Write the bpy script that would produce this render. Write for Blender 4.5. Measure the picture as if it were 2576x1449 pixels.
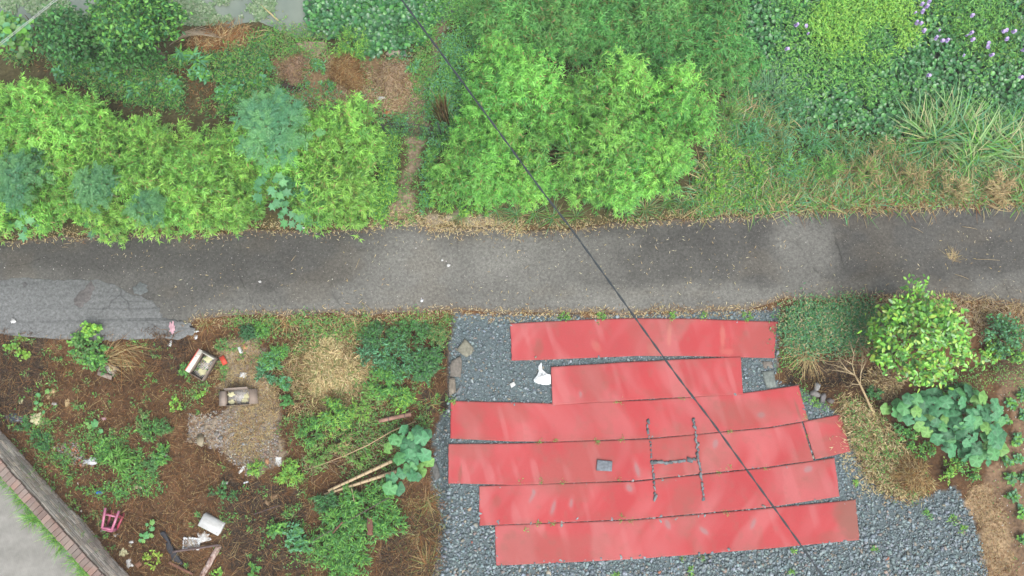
import bpy, bmesh, math, random
import numpy as np
from mathutils import Vector, Matrix
from mathutils.geometry import tessellate_polygon

rng = np.random.default_rng(11)
random.seed(11)
for _o in list(bpy.data.objects):
    bpy.data.objects.remove(_o)
SC = bpy.context.scene
COL = SC.collection

# ------------------------------------------------------------------ camera
PW, PH, FPX = 2576.0, 1449.0, 1860.0        # photo grid used for measuring
CAM_H, TILT = 16.2, math.radians(7.0)
cam = bpy.data.cameras.new('camera')
cam.sensor_width = 36.0
cam.lens = 36.0 * FPX / PW
cam.clip_end = 1500.0
camo = bpy.data.objects.new('camera', cam)
camo.location = (0, 0, CAM_H)
camo.rotation_euler = (TILT, 0, 0)
COL.objects.link(camo)
SC.camera = camo

# ------------------------------------------------------------------ sky, sun, exposure (overcast)
SUN_EL, SUN_AZ = math.radians(62), math.radians(150)
world = bpy.data.worlds.new('World'); SC.world = world
world.use_nodes = True
wn = world.node_tree.nodes; wl = world.node_tree.links
bg = wn['Background']
sky = wn.new('ShaderNodeTexSky'); sky.sky_type = 'NISHITA'; sky.sun_disc = False
sky.sun_elevation = SUN_EL; sky.sun_rotation = SUN_AZ
sky.air_density = 1.0; sky.dust_density = 4.0; sky.ozone_density = 1.0
hs = wn.new('ShaderNodeHueSaturation'); hs.inputs['Saturation'].default_value = 0.22
wl.new(sky.outputs[0], hs.inputs['Color']); wl.new(hs.outputs[0], bg.inputs['Color'])
bg.inputs['Strength'].default_value = 0.15
sun = bpy.data.lights.new('sun', 'SUN'); sun.energy = 1.5; sun.angle = math.radians(40); sun.color = (1.0, 0.97, 0.92)
suno = bpy.data.objects.new('sun', sun); COL.objects.link(suno)
sd = Vector((math.sin(SUN_AZ) * math.cos(SUN_EL), math.cos(SUN_AZ) * math.cos(SUN_EL), math.sin(SUN_EL)))
suno.rotation_euler = sd.to_track_quat('Z', 'Y').to_euler(); suno.location = (0, -6, 30)
SC.view_settings.view_transform = 'Standard'
SC.view_settings.look = 'None'
SC.view_settings.gamma = 1.0
SC.view_settings.use_curve_mapping = False
SC.view_settings.exposure = 1.08

# ------------------------------------------------------------------ pixel <-> place
cT, sT = math.cos(TILT), math.sin(TILT)
def pv(u, v, z):
    """photo pixels (arrays) to the point at height z"""
    u = np.asarray(u, float); v = np.asarray(v, float); z = np.asarray(z, float)
    x = (u - PW / 2) / FPX; y = (PH / 2 - v) / FPX
    t = (CAM_H - z) / (cT - y * sT)
    return x * t, (y * cT + sT) * t
def to_px(x, y, z):
    dx, dy, dz = x, y, z - CAM_H
    cy = dy * cT + dz * sT; cz = -dy * sT + dz * cT
    return PW / 2 + FPX * dx / -cz, PH / 2 - FPX * cy / -cz

def line_of(pts, z=0.0):
    p = np.array(pts, float); x, y = pv(p[:, 0], p[:, 1], z)
    return x, y
RT = line_of([(-500,616),(0,600),(300,588),(600,578),(760,576),(900,568),(960,558),(1010,552),(1060,556),(1100,566),(1290,572),(1420,574),(1580,558),(1700,550),(1990,532),(2200,522),(2400,514),(2576,510),(3100,500)])
RB = line_of([(-500,850),(0,842),(130,848),(390,843),(440,838),(490,799),(700,791),(970,786),(1140,782),(1500,788),(1700,784),(1900,772),(1980,754),(2190,748),(2400,746),(2576,772),(3100,778)])
PE = line_of([(-500,80),(300,85),(640,72),(720,105),(850,112),(1000,112),(1130,60),(1400,50),(1700,60),(1850,200),(2000,290),(2250,320),(2576,290),(3100,270)], -0.9)
def vnoise(x, y, s=0.0):
    """smooth value noise, arrays"""
    x = np.asarray(x, float) + 1000; y = np.asarray(y, float) + 1000
    xi = np.floor(x); yi = np.floor(y); fx = x - xi; fy = y - yi
    fx = fx * fx * (3 - 2 * fx); fy = fy * fy * (3 - 2 * fy)
    def hsh(a, b):
        q = np.sin(a * 127.1 + b * 311.7 + s * 74.7) * 43758.5453
        return q - np.floor(q)
    return (hsh(xi, yi) * (1 - fx) + hsh(xi + 1, yi) * fx) * (1 - fy) + (hsh(xi, yi + 1) * (1 - fx) + hsh(xi + 1, yi + 1) * fx) * fy
def fbm(x, y, s=0.0, o=4):
    r = 0; a = 0.5; t = 0
    for i in range(o):
        r = r + a * vnoise(x * 2 ** i, y * 2 ** i, s + i * 3.1); t += a; a *= 0.5
    return r / t
def sst(a, b, x):
    t = np.clip((x - a) / (b - a), 0, 1); return t * t * (3 - 2 * t)
def rt(x): return np.interp(x, *RT) + 0.10 * (fbm(np.asarray(x) * 2.2, 0 * np.asarray(x) + 3, 1) - 0.5) * 2
def rb(x): return np.interp(x, *RB) + 0.07 * (fbm(np.asarray(x) * 2.5, 0 * np.asarray(x) + 9, 2) - 0.5) * 2
def height(x, y):
    x = np.asarray(x, float); y = np.asarray(y, float)
    a = y - np.interp(x, *RT); b = np.interp(x, *RB) - y
    yp = np.interp(x, *PE)
    s = np.clip((a - 0.1) / np.maximum(yp - np.interp(x, *RT) - 0.1, 0.5), 0, 1)
    z = np.full(x.shape, -0.05)
    z = z - 0.85 * s ** 1.3
    z = z - 0.45 * sst(0.0, 0.8, y - yp) * (a > 0)
    fx = sst(-1.30, -1.62, x)
    z = z - 0.22 * fx * sst(0.05, 0.35, b)
    dl = y - (np.interp(x, [6.0, 8.0, 11.0], [0.05, 0.1, 0.45]))
    z = z - 0.20 * np.exp(-(dl / 0.22) ** 2) * sst(5.7, 6.3, x)
    rough = np.where((a > 0.1) | ((b > 0.1) & (fx > 0.5)), 1.0, 0.0) * sst(0.1, 0.5, np.maximum(a, b))
    z = z + rough * (fbm(x * 1.3, y * 1.3, 5) - 0.5) * 0.16
    bed = sst(9.2, 9.8, x) * (b > 0.3)
    z = z + bed * (fbm(x * 5, y * 5, 7) - 0.4) * 0.06
    return z
def gv(u, v):
    """photo pixels to points on the ground (arrays)"""
    u = np.asarray(u, float); v = np.asarray(v, float)
    z = np.zeros(np.broadcast(u, v).shape)
    for _ in range(6):
        x, y = pv(u, v, z); z = height(x, y)
    return x, y, z
def G(u, v):
    x, y, z = gv(np.array([u]), np.array([v])); return float(x[0]), float(y[0]), float(z[0])
def inpoly(px, py, poly):
    p = np.array(poly, float); r = np.zeros(np.shape(px), bool); j = len(p) - 1
    for i in range(len(p)):
        c = ((p[i, 1] > py) != (p[j, 1] > py))
        r ^= c & (px < (p[j, 0] - p[i, 0]) * (py - p[i, 1]) / (p[j, 1] - p[i, 1] + 1e-12) + p[i, 0]); j = i
    return r
def scatter(poly, n, soft=0.0):
    p = np.array(poly, float); lo = p.min(0); hi = p.max(0); us = np.zeros(0); vs = np.zeros(0)
    while len(us) < n:
        u = rng.uniform(lo[0], hi[0], n * 2); v = rng.uniform(lo[1], hi[1], n * 2)
        k = inpoly(u, v, poly); us = np.r_[us, u[k]]; vs = np.r_[vs, v[k]]
    us, vs = us[:n], vs[:n]
    if soft: us = us + rng.normal(0, soft, n); vs = vs + rng.normal(0, soft, n)
    return us, vs
def poisson(poly, d, tries=4000):
    us, vs = scatter(poly, tries); out = []
    for u, v in zip(us, vs):
        if all((u - a) ** 2 + (v - b) ** 2 > d * d for a, b in out): out.append((u, v))
    return out

# ------------------------------------------------------------------ materials
KALB = 0.72      # overall reflectance of soil, stone and things against the exposure above
def nodes_of(name):
    m = bpy.data.materials.new(name); m.use_nodes = True
    return m, m.node_tree.nodes, m.node_tree.links, m.node_tree.nodes['Principled BSDF']
def mat_plain(name, col, rough=0.7, var=0.18, scale=8.0, bump=0.0, metal=0.0, spec=0.3, bscale=None, dirt=None):
    m, n, l, p = nodes_of(name)
    tc = n.new('ShaderNodeTexCoord'); nz = n.new('ShaderNodeTexNoise'); nz.inputs['Scale'].default_value = scale; nz.inputs['Detail'].default_value = 5
    l.new(tc.outputs['Object'], nz.inputs['Vector'])
    cr = n.new('ShaderNodeValToRGB'); e = cr.color_ramp.elements
    e[0].position = 0.3; e[1].position = 0.72
    col = tuple(c * KALB for c in col); d = tuple(c * KALB for c in dirt) if dirt else tuple(c * (1 - var) for c in col)
    e[0].color = (*d, 1); e[1].color = (*[min(1, c * (1 + var)) for c in col], 1)
    l.new(nz.outputs['Fac'], cr.inputs['Fac']); l.new(cr.outputs['Color'], p.inputs['Base Color'])
    p.inputs['Roughness'].default_value = rough; p.inputs['Metallic'].default_value = metal
    p.inputs['Specular IOR Level'].default_value = spec
    if bump:
        nb = n.new('ShaderNodeTexNoise'); nb.inputs['Scale'].default_value = bscale or scale * 6; nb.inputs['Detail'].default_value = 4
        l.new(tc.outputs['Object'], nb.inputs['Vector'])
        b = n.new('ShaderNodeBump'); b.inputs['Strength'].default_value = bump; b.inputs['Distance'].default_value = 0.02
        l.new(nb.outputs['Fac'], b.inputs['Height']); l.new(b.outputs[0], p.inputs['Normal'])
    return m
def mat_attr(name, rough=0.6, trans=0.0, spec=0.3, fine=0.0, fscale=60.0, bump=0.0, objvar=0.0, fdetail=6):
    """colour comes from the mesh attribute 'col' (one colour for each piece), with fine grain on top"""
    m, n, l, p = nodes_of(name)
    at = n.new('ShaderNodeAttribute'); at.attribute_name = 'col'
    out = at.outputs['Color']
    if fine:
        tc = n.new('ShaderNodeTexCoord'); nz = n.new('ShaderNodeTexNoise'); nz.inputs['Scale'].default_value = fscale; nz.inputs['Detail'].default_value = fdetail
        l.new(tc.outputs['Object'], nz.inputs['Vector'])
        mr = n.new('ShaderNodeMapRange'); mr.inputs[1].default_value = 0.3; mr.inputs[2].default_value = 0.7
        mr.inputs[3].default_value = 1 - fine; mr.inputs[4].default_value = 1 + fine
        l.new(nz.outputs['Fac'], mr.inputs[0])
        mx = n.new('ShaderNodeVectorMath'); mx.operation = 'SCALE'
        l.new(out, mx.inputs[0]); l.new(mr.outputs[0], mx.inputs['Scale']); out = mx.outputs[0]
        if bump:
            b = n.new('ShaderNodeBump'); b.inputs['Strength'].default_value = bump; b.inputs['Distance'].default_value = 0.02
            l.new(nz.outputs['Fac'], b.inputs['Height']); l.new(b.outputs[0], p.inputs['Normal'])
    if objvar:
        oi = n.new('ShaderNodeObjectInfo'); h = n.new('ShaderNodeHueSaturation')
        a1 = n.new('ShaderNodeMapRange'); a1.inputs[3].default_value = 0.5 - objvar * 0.05; a1.inputs[4].default_value = 0.5 + objvar * 0.05
        a2 = n.new('ShaderNodeMapRange'); a2.inputs[3].default_value = 1 - objvar; a2.inputs[4].default_value = 1 + objvar
        mm = n.new('ShaderNodeMath'); mm.operation = 'MULTIPLY'; mm.inputs[1].default_value = 7.31
        fr = n.new('ShaderNodeMath'); fr.operation = 'FRACT'
        l.new(oi.outputs['Random'], a1.inputs[0]); l.new(oi.outputs['Random'], mm.inputs[0]); l.new(mm.outputs[0], fr.inputs[0]); l.new(fr.outputs[0], a2.inputs[0])
        l.new(a1.outputs[0], h.inputs['Hue']); l.new(a2.outputs[0], h.inputs['Value']); l.new(out, h.inputs['Color']); out = h.outputs[0]
    l.new(out, p.inputs['Base Color'])
    p.inputs['Roughness'].default_value = rough; p.inputs['Specular IOR Level'].default_value = spec
    if trans:
        t = n.new('ShaderNodeBsdfTranslucent'); l.new(out, t.inputs['Color'])
        mix = n.new('ShaderNodeMixShader'); mix.inputs[0].default_value = trans
        l.new(p.outputs[0], mix.inputs[1]); l.new(t.outputs[0], mix.inputs[2])
        l.new(mix.outputs[0], n['Material Output'].inputs['Surface'])
    return m
M = {}
M['leaf'] = mat_attr('leaf', 0.45, 0.42, 0.35)
M['bamboo_leaf'] = mat_attr('bamboo_leaf', 0.42, 0.48, 0.4, objvar=0.2)
M['gloss_leaf'] = mat_attr('gloss_leaf', 0.32, 0.2, 0.5)
M['big_leaf'] = mat_attr('big_leaf', 0.5, 0.25, 0.35, fine=0.3, fscale=14, bump=0.25)
M['dry'] = mat_attr('dry_plant', 0.8, 0.15, 0.15)
M['ground'] = mat_attr('soil', 0.95, 0, 0.1, fine=0.38, fscale=16, bump=0.9, fdetail=9)
M['road'] = mat_attr('worn_asphalt', 0.85, 0, 0.2, fine=0.24, fscale=15, bump=0.35, fdetail=10)
M['stone'] = mat_attr('crushed_stone', 0.6, 0, 0.35, fine=0.2, fscale=30)
M['rock'] = mat_attr('rock', 0.8, 0, 0.25, fine=0.3, fscale=18, bump=0.5)
M['red_mat'] = mat_attr('red_carpet', 0.9, 0, 0.12, fine=0.07, fscale=90, bump=0.15)
M['stem'] = mat_attr('stem', 0.7, 0, 0.2, fine=0.2, fscale=20)

# ------------------------------------------------------------------ mesh helpers
def link(o, parent=None, label=None, cat=None, group=None, kind=None):
    COL.objects.link(o)
    if parent is not None: o.parent = parent
    if label: o['label'] = label
    if cat: o['category'] = cat
    if group: o['group'] = group
    if kind: o['kind'] = kind
    return o
def thing(name, label, cat, loc, group=None, rot=(0, 0, 0)):
    o = bpy.data.objects.new(name, None); o.empty_display_size = 0.1
    o.location = loc; o.rotation_euler = rot
    return link(o, None, label, cat, group)
def mesh_np(name, V, Fc, mat, col=None, smooth=False):
    """V (n,3); Fc list of index arrays (triangles (m,3) and/or quads (m,4)); col (n,3)"""
    me = bpy.data.meshes.new(name)
    if not isinstance(Fc, (list, tuple)): Fc = [Fc]
    Fc = [np.asarray(f, np.int32) for f in Fc if len(f)]
    me.vertices.add(len(V)); me.vertices.foreach_set('co', np.asarray(V, np.float32).ravel())
    li = np.concatenate([f.ravel() for f in Fc]); tot = np.concatenate([np.full(len(f), f.shape[1], np.int32) for f in Fc])
    me.loops.add(len(li)); me.loops.foreach_set('vertex_index', li)
    me.polygons.add(len(tot)); st = np.r_[0, np.cumsum(tot)[:-1]].astype(np.int32)
    me.polygons.foreach_set('loop_start', st); me.polygons.foreach_set('loop_total', tot)
    if smooth: me.polygons.foreach_set('use_smooth', np.ones(len(tot), bool))
    if col is not None:
        if mat is not None and mat.name in ('soil', 'worn_asphalt', 'crushed_stone', 'rock', 'red_carpet', 'stem'): col = np.asarray(col) * KALB
        elif mat is not None and mat.name == 'dry_plant': col = np.asarray(col) * .86
        a = me.attributes.new('col', 'FLOAT_COLOR', 'POINT')
        a.data.foreach_set('color', np.c_[np.clip(col, 0, 1), np.ones(len(V))].astype(np.float32).ravel())
    me.update(calc_edges=True); me.validate()
    if mat: me.materials.append(mat)
    return me
def obj(name, me, parent=None, **k):
    return link(bpy.data.objects.new(name, me), parent, **k)
class MB:
    """collects pieces of one mesh"""
    def __init__(s): s.V = []; s.F3 = []; s.F4 = []; s.C = []; s.n = 0
    def add(s, V, F, col=(0.5, 0.5, 0.5)):
        V = np.asarray(V, float); s.V.append(V); c = np.asarray(col, float)
        s.C.append(np.broadcast_to(c, (len(V), 3)) if c.ndim == 1 else c)
        for f in F:
            (s.F3 if len(f) == 3 else s.F4).append([i + s.n for i in f])
        s.n += len(V); return s
    def tube(s, pts, r, col=(0.3, 0.25, 0.15), n=5):
        pts = np.asarray(pts, float); k = len(pts); r = np.broadcast_to(np.asarray(r, float), (k,))
        d = np.gradient(pts, axis=0); d /= np.linalg.norm(d, axis=1)[:, None] + 1e-9
        up = np.where(np.abs(d[:, 2:3]) > 0.9, np.array([[1., 0, 0]]), np.array([[0., 0, 1]]))
        a = np.cross(d, up); a /= np.linalg.norm(a, axis=1)[:, None] + 1e-9; b = np.cross(d, a)
        th = np.arange(n) * 2 * math.pi / n
        V = (pts[:, None] + r[:, None, None] * (a[:, None] * np.cos(th)[None, :, None] + b[:, None] * np.sin(th)[None, :, None])).reshape(-1, 3)
        F = [(i * n + j, i * n + (j + 1) % n, (i + 1) * n + (j + 1) % n, (i + 1) * n + j) for i in range(k - 1) for j in range(n)]
        V = np.r_[V, pts[:1], pts[-1:]]
        for j in range(n): F += [(k * n, (j + 1) % n, j), (k * n + 1, (k - 1) * n + j, (k - 1) * n + (j + 1) % n)]
        return s.add(V, F, col)
    def box(s, c, d, rz=0.0, col=(0.5, 0.5, 0.5), R=None):
        q = np.array([(x, y, z) for x in (-.5, .5) for y in (-.5, .5) for z in (-.5, .5)]) * np.array(d)
        if R is None: R = np.array(Matrix.Rotation(rz, 3, 'Z'))
        V = q @ np.asarray(R).T + np.array(c)
        return s.add(V, [(0, 1, 3, 2), (4, 6, 7, 5), (0, 4, 5, 1), (2, 3, 7, 6), (0, 2, 6, 4), (1, 5, 7, 3)], col)
    def mesh(s, name, mat, off=(0, 0, 0), smooth=False):
        V = np.concatenate(s.V) - np.array(off)
        return mesh_np(name, V, [s.F3, s.F4], mat, np.concatenate(s.C), smooth)

# leaf templates: x along the leaf, y across, z up (all in leaf lengths / widths)
LT = {}
LT['lance'] = (np.array([(0, 0, 0), (.32, .5, .05), (.32, -.5, .05), (1, 0, 0)], float), np.array([(0, 3, 1), (0, 2, 3)]))
LT['lance4'] = (np.array([(0, 0, 0), (.3, .5, .05), (.3, -.5, .05), (.4, 0, 0), (1, 0, 0)], float), np.array([(0, 3, 1), (0, 2, 3), (3, 4, 1), (2, 4, 3)]))
LT['oval'] = (np.array([(0, 0, 0), (.3, .46, .05), (.68, .42, .05), (1, 0, 0), (.68, -.42, .05), (.3, -.46, .05), (.5, 0, -.03)], float),
              np.array([(6, i, (i + 1) % 6) for i in range(6)])[:, [0, 2, 1]])
_a = np.arange(8) * math.pi / 4
LT['round'] = (np.r_[np.c_[.5 - .5 * np.cos(_a), .5 * np.sin(_a), np.full(8, .10)], [[.45, 0, 0]]], np.array([(8, (i + 1) % 8, i) for i in range(8)]))
LT['blade'] = (np.array([(0, .5, 0), (0, -.5, 0), (.35, .5, 0), (.35, -.5, 0), (.7, .36, 0), (.7, -.36, 0), (1, 0, 0)], float),
               np.array([(0, 1, 3), (0, 3, 2), (2, 3, 5), (2, 5, 4), (4, 5, 6)]))
_lob = [(0, 0)] + [(.5 + r * math.cos(math.radians(t)) * .5, r * math.sin(math.radians(t)) * .5) for t, r in
        [(-150, .7), (-120, .95), (-95, .55), (-65, 1.05), (-35, .5), (0, 1.1), (35, .5), (65, 1.05), (95, .55), (120, .95), (150, .7)]]
LT['lobed'] = (np.array([(x, y, .05 * abs(y)) for x, y in _lob] + [(.45, 0, 0)], float), np.array([(12, i, (i + 1) % 12) for i in range(12)]))
def leaf_arrays(kind, P, az, pitch, roll, L, Wd, col, bend=0.0):
    tv, tf = LT[kind]; N = len(P); k = len(tv)
    az, pitch, roll, L, Wd, bend = [np.broadcast_to(np.asarray(q, float), (N,)) for q in (az, pitch, roll, L, Wd, bend)]
    x = tv[None, :, 0] * L[:, None]; y = tv[None, :, 1] * Wd[:, None]
    z = tv[None, :, 2] * Wd[:, None] * 2 - bend[:, None] * L[:, None] * tv[None, :, 0] ** 2
    cr, sr = np.cos(roll)[:, None], np.sin(roll)[:, None]; y, z = y * cr - z * sr, y * sr + z * cr
    cp, sp = np.cos(pitch)[:, None], np.sin(pitch)[:, None]; x, z = x * cp - z * sp, x * sp + z * cp
    ca, sa = np.cos(az)[:, None], np.sin(az)[:, None]; x, y = x * ca - y * sa, x * sa + y * ca
    V = np.stack([x, y, z], -1) + np.asarray(P)[:, None, :]
    Fc = tf[None] + (np.arange(N) * k)[:, None, None]
    C = np.repeat(np.asarray(col), k, axis=0)
    return V.reshape(-1, 3), Fc.reshape(-1, 3), C
def leaf_mesh(name, kind, P, az, pitch, roll, L, Wd, col, mat, bend=0.0):
    V, Fc, C = leaf_arrays(kind, P, az, pitch, roll, L, Wd, col, bend)
    return mesh_np(name, V, Fc, mat, C)
def U(a, b, n): return rng.uniform(a, b, n)
ORD = ['first', 'second', 'third', 'fourth', 'fifth', 'sixth', 'seventh', 'eighth', 'ninth', 'tenth', 'eleventh', 'twelfth', 'thirteenth', 'fourteenth', 'fifteenth', 'sixteenth', 'seventeenth', 'eighteenth', 'nineteenth', 'twentieth'] + ['%dth' % i for i in range(21, 60)]
def pal(cols, n, jit=0.2, w=None):
    c = np.array(cols)[rng.choice(len(cols), n, p=w)]
    return c * (1 + rng.uniform(-jit, jit, (n, 1))) * (1 + rng.uniform(-jit * .3, jit * .3, (n, 3)))

# ================================================================== ground
GRAVEL = [(1138,788),(1300,792),(1500,796),(1960,778),(1958,880),(1945,960),(2010,975),(2090,1030),(2130,1080),(2160,1160),(2200,1225),(2290,1262),(2400,1225),(2440,1290),(2470,1380),(2490,1500),(1080,1500),(1110,1330),(1095,1240),(1085,1190),(1095,1080),(1128,1030),(1132,900)]
BED = [(2500,900),(2700,850),(2700,1600),(2560,1600),(2535,1330),(2500,1230),(2480,1190),(2540,1080)]
BEDSIDE = [(2440,1210),(2500,1220),(2540,1330),(2570,1500),(2480,1500),(2450,1290),(2420,1240)]
CLEARING = [(690,150),(760,130),(830,150),(920,150),(1010,150),(1060,190),(1060,290),(960,300),(820,270),(700,255)]
PATH = [(1108,50),(1136,50),(1108,150),(1086,220),(1076,300),(1055,360),(1050,430),(1045,500),(1050,560),(985,560),(1005,500),(1010,420),(1010,360),(1000,320),(1040,250),(1075,150)]
DARKSOIL = [[(0,840),(110,845),(110,960),(60,1080),(-40,1080),(-40,840)],[(380,842),(450,848),(480,900),(440,960),(380,900)],[(560,1200),(760,1230),(780,1449),(560,1449)],[(1000,1300),(1110,1290),(1090,1449),(960,1449)],[(1040,990),(1120,980),(1125,1040),(1060,1050)],[(1100,850),(1140,850),(1140,900),(1100,895)],[(1960,910),(2230,915),(2250,960),(2100,975),(1960,950)]]
PALE = [[(545,860),(650,850),(680,950),(700,1050),(710,1150),(640,1200),(560,1150),(480,1110),(470,1050),(560,1030),(590,1000),(545,950)],[(1055,560),(1250,550),(1250,570),(1060,580)]]
xs = np.r_[-140, -100, -60, -40, -28, -20, np.arange(-14.4, 14.41, 0.09), 20, 28, 40, 60, 100, 140]
ys = np.r_[-140, -100, -60, -40, -20, -12, np.arange(-6.3, 11.0, 0.09), 14, 20, 30, 45, 60, 100, 140]
gx, gy = np.meshgrid(xs, ys)
gz = height(gx, gy)
near = (np.abs(gx) < 15) & (gy > -7) & (gy < 11.5)
gu, gw = to_px(gx, gy, np.where(near, gz, 0))
ju = gu + (fbm(gx * 2.5, gy * 2.5, 21) - .5) * 70; jw = gw + (fbm(gx * 2.5, gy * 2.5, 22) - .5) * 70
gc = np.zeros(gx.shape + (3,))
n1 = fbm(gx * .9, gy * .9, 31)[..., None]; n2 = fbm(gx * 3, gy * 3, 32)[..., None]
gc[:] = (0.100, 0.054, 0.027)
gc = gc * (0.45 + 1.1 * n2) * (.55 + .9 * n1)
up = (gy > np.interp(gx, *RT))[..., None]
gc = np.where(up, np.array([.085, .075, .035]) * (.6 + .8 * n2), gc)
def paint(poly, c, amt=1.0, ss=40):
    m = inpoly(ju, jw, poly)[..., None] & near[..., None]
    gc[:] = np.where(m, gc * (1 - amt) + amt * np.array(c) * (.55 + .9 * n2), gc)
for p in DARKSOIL: paint(p, (.045, .032, .022))
for p in PALE: paint(p, (.27, .225, .17), .9)
paint(CLEARING, (.23, .155, .085)); paint(PATH, (.22, .17, .12)); paint(BEDSIDE, (.29, .205, .12)); paint(BED, (.17, .11, .068))
m = inpoly(gu + (ju - gu) * .25, gw + (jw - gw) * .25, GRAVEL)[..., None] & near[..., None]
gc = np.where(m, np.array([.10, .13, .138]) * (.8 + .4 * n2), gc)
ny, nx = gx.shape
idx = np.arange(nx * ny).reshape(ny, nx)
q = np.stack([idx[:-1, :-1], idx[:-1, 1:], idx[1:, 1:], idx[1:, :-1]], -1).reshape(-1, 4)
obj('ground', mesh_np('ground', np.c_[gx.ravel(), gy.ravel(), gz.ravel()], q, M['ground'], gc.reshape(-1, 3), True),
    label='bare brown soil under the plants and plots on both sides of the road', cat='ground', kind='structure')

# pond
m, n, l, p = nodes_of('pond_water')
tc = n.new('ShaderNodeTexCoord'); nz = n.new('ShaderNodeTexNoise'); nz.inputs['Scale'].default_value = 1.2; nz.inputs['Detail'].default_value = 6
cr = n.new('ShaderNodeValToRGB'); cr.color_ramp.elements[0].color = (.10, .13, .11, 1); cr.color_ramp.elements[1].color = (.15, .18, .15, 1)
cr.color_ramp.elements[0].position = .35; cr.color_ramp.elements[1].position = .65
l.new(tc.outputs['Object'], nz.inputs['Vector']); l.new(nz.outputs['Fac'], cr.inputs['Fac']); l.new(cr.outputs[0], p.inputs['Base Color'])
p.inputs['Roughness'].default_value = .25
nb = n.new('ShaderNodeTexNoise'); nb.inputs['Scale'].default_value = 9; l.new(tc.outputs['Object'], nb.inputs['Vector'])
b = n.new('ShaderNodeBump'); b.inputs['Strength'].default_value = .05; l.new(nb.outputs['Fac'], b.inputs['Height']); l.new(b.outputs[0], p.inputs['Normal'])
PONDZ = -0.98
obj('pond_water', mesh_np('pond', np.array([(-60, 5, PONDZ), (60, 5, PONDZ), (60, 70, PONDZ), (-60, 70, PONDZ)]), np.array([(0, 1, 2, 3)]), m),
    label='murky grey green pond water along the top', cat='water', kind='structure')

# cracks and coarse aggregate for the asphalt
m = M['road']; n = m.node_tree.nodes; l = m.node_tree.links; p = n['Principled BSDF']
src = p.inputs['Base Color'].links[0].from_socket
tc = n.new('ShaderNodeTexCoord'); wn_ = n.new('ShaderNodeTexNoise'); wn_.inputs['Scale'].default_value = 1.7; wn_.inputs['Detail'].default_value = 6
vm = n.new('ShaderNodeVectorMath'); vm.operation = 'MULTIPLY_ADD'; vm.inputs[1].default_value = (.5, .5, 0)
l.new(tc.outputs['Object'], wn_.inputs['Vector']); l.new(wn_.outputs['Color'], vm.inputs[0]); l.new(tc.outputs['Object'], vm.inputs[2])
vo = n.new('ShaderNodeTexVoronoi'); vo.feature = 'DISTANCE_TO_EDGE'; vo.inputs['Scale'].default_value = .55; l.new(vm.outputs[0], vo.inputs['Vector'])
c1 = n.new('ShaderNodeMapRange'); c1.inputs[1].default_value = .003; c1.inputs[2].default_value = .011; c1.inputs[3].default_value = .66; c1.inputs[4].default_value = 1.0; l.new(vo.outputs['Distance'], c1.inputs[0])
nk = n.new('ShaderNodeTexNoise'); nk.inputs['Scale'].default_value = .8; l.new(tc.outputs['Object'], nk.inputs['Vector'])
c2 = n.new('ShaderNodeMapRange'); c2.inputs[1].default_value = .5; c2.inputs[2].default_value = .62; l.new(nk.outputs['Fac'], c2.inputs[0])
c3 = n.new('ShaderNodeMix'); c3.data_type = 'FLOAT'; l.new(c2.outputs[0], c3.inputs[0]); c3.inputs[2].default_value = 1.0; l.new(c1.outputs[0], c3.inputs[3])
ag = n.new('ShaderNodeTexVoronoi'); ag.inputs['Scale'].default_value = 38; l.new(tc.outputs['Object'], ag.inputs['Vector'])
a1_ = n.new('ShaderNodeSeparateColor'); l.new(ag.outputs['Color'], a1_.inputs[0]); a2_ = n.new('ShaderNodeMapRange'); a2_.inputs[3].default_value = .82; a2_.inputs[4].default_value = 1.18; l.new(a1_.outputs[0], a2_.inputs[0])
mu = n.new('ShaderNodeMath'); mu.operation = 'MULTIPLY'; l.new(c3.outputs[0], mu.inputs[0]); l.new(a2_.outputs[0], mu.inputs[1])
sc_ = n.new('ShaderNodeVectorMath'); sc_.operation = 'SCALE'; l.new(src, sc_.inputs[0]); l.new(mu.outputs[0], sc_.inputs['Scale']); l.new(sc_.outputs[0], p.inputs['Base Color'])

# road: a slab with worn edges
rx = np.arange(-24, 24.01, 0.07); T = np.linspace(0, 1, 42)
top_y = rt(rx); bot_y = rb(rx)
X = np.repeat(rx[None], 42, 0); Y = bot_y[None] * (1 - T[:, None]) + top_y[None] * T[:, None]
Z = np.zeros_like(X) + (fbm(X * .7, Y * .7, 41) - .5) * .02 - 0.02 * (np.abs(T[:, None] - .5) * 2) ** 6
u, v = to_px(X, Y, Z)
ju = u + (fbm(X * 1.5, Y * 1.5, 42) - .5) * 160; jv = v + (fbm(X * 1.5, Y * 1.5, 43) - .5) * 60
a1 = fbm(X * .8, Y * 1.2, 44); a2 = fbm(X * 3, Y * 3, 45)
def soft(x, a, b, w): return sst(a - w, a + w, x) * (1 - sst(b - w, b + w, x))
dark = soft(ju, -900, 860, 120) * soft(jv, 560, 690, 26)
dark = np.maximum(dark, .75 * soft(ju, 330, 900, 100) * soft(jv, 600, 770, 20))
dark = np.maximum(dark, soft(ju, 1560, 1960, 70) * soft(jv, 560, 720, 26))
dark = np.maximum(dark, soft(ju, 2080, 3400, 60) * soft(jv, 520, 700, 22))
dark = np.maximum(dark, .8 * soft(ju, 1280, 1660, 60) * soft(jv, 550, 592, 10))
light = soft(ju, 950, 1380, 110) * soft(jv, 590, 800, 18)
light = np.maximum(light, .9 * soft(jv, 722, 800, 16) * soft(ju, 560, 2150, 120))
light = np.maximum(light, .7 * soft(ju, 1975, 2075, 50) * soft(jv, 570, 760, 26))
wts = np.clip(.40 + .6 * (a1 - .5) + .34 * light - .34 * dark + .3 * (a2 - .5), 0, 1)[..., None]
c = np.array([.064, .063, .058]) * (1 - wts) + np.array([.176, .174, .158]) * wts
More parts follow.
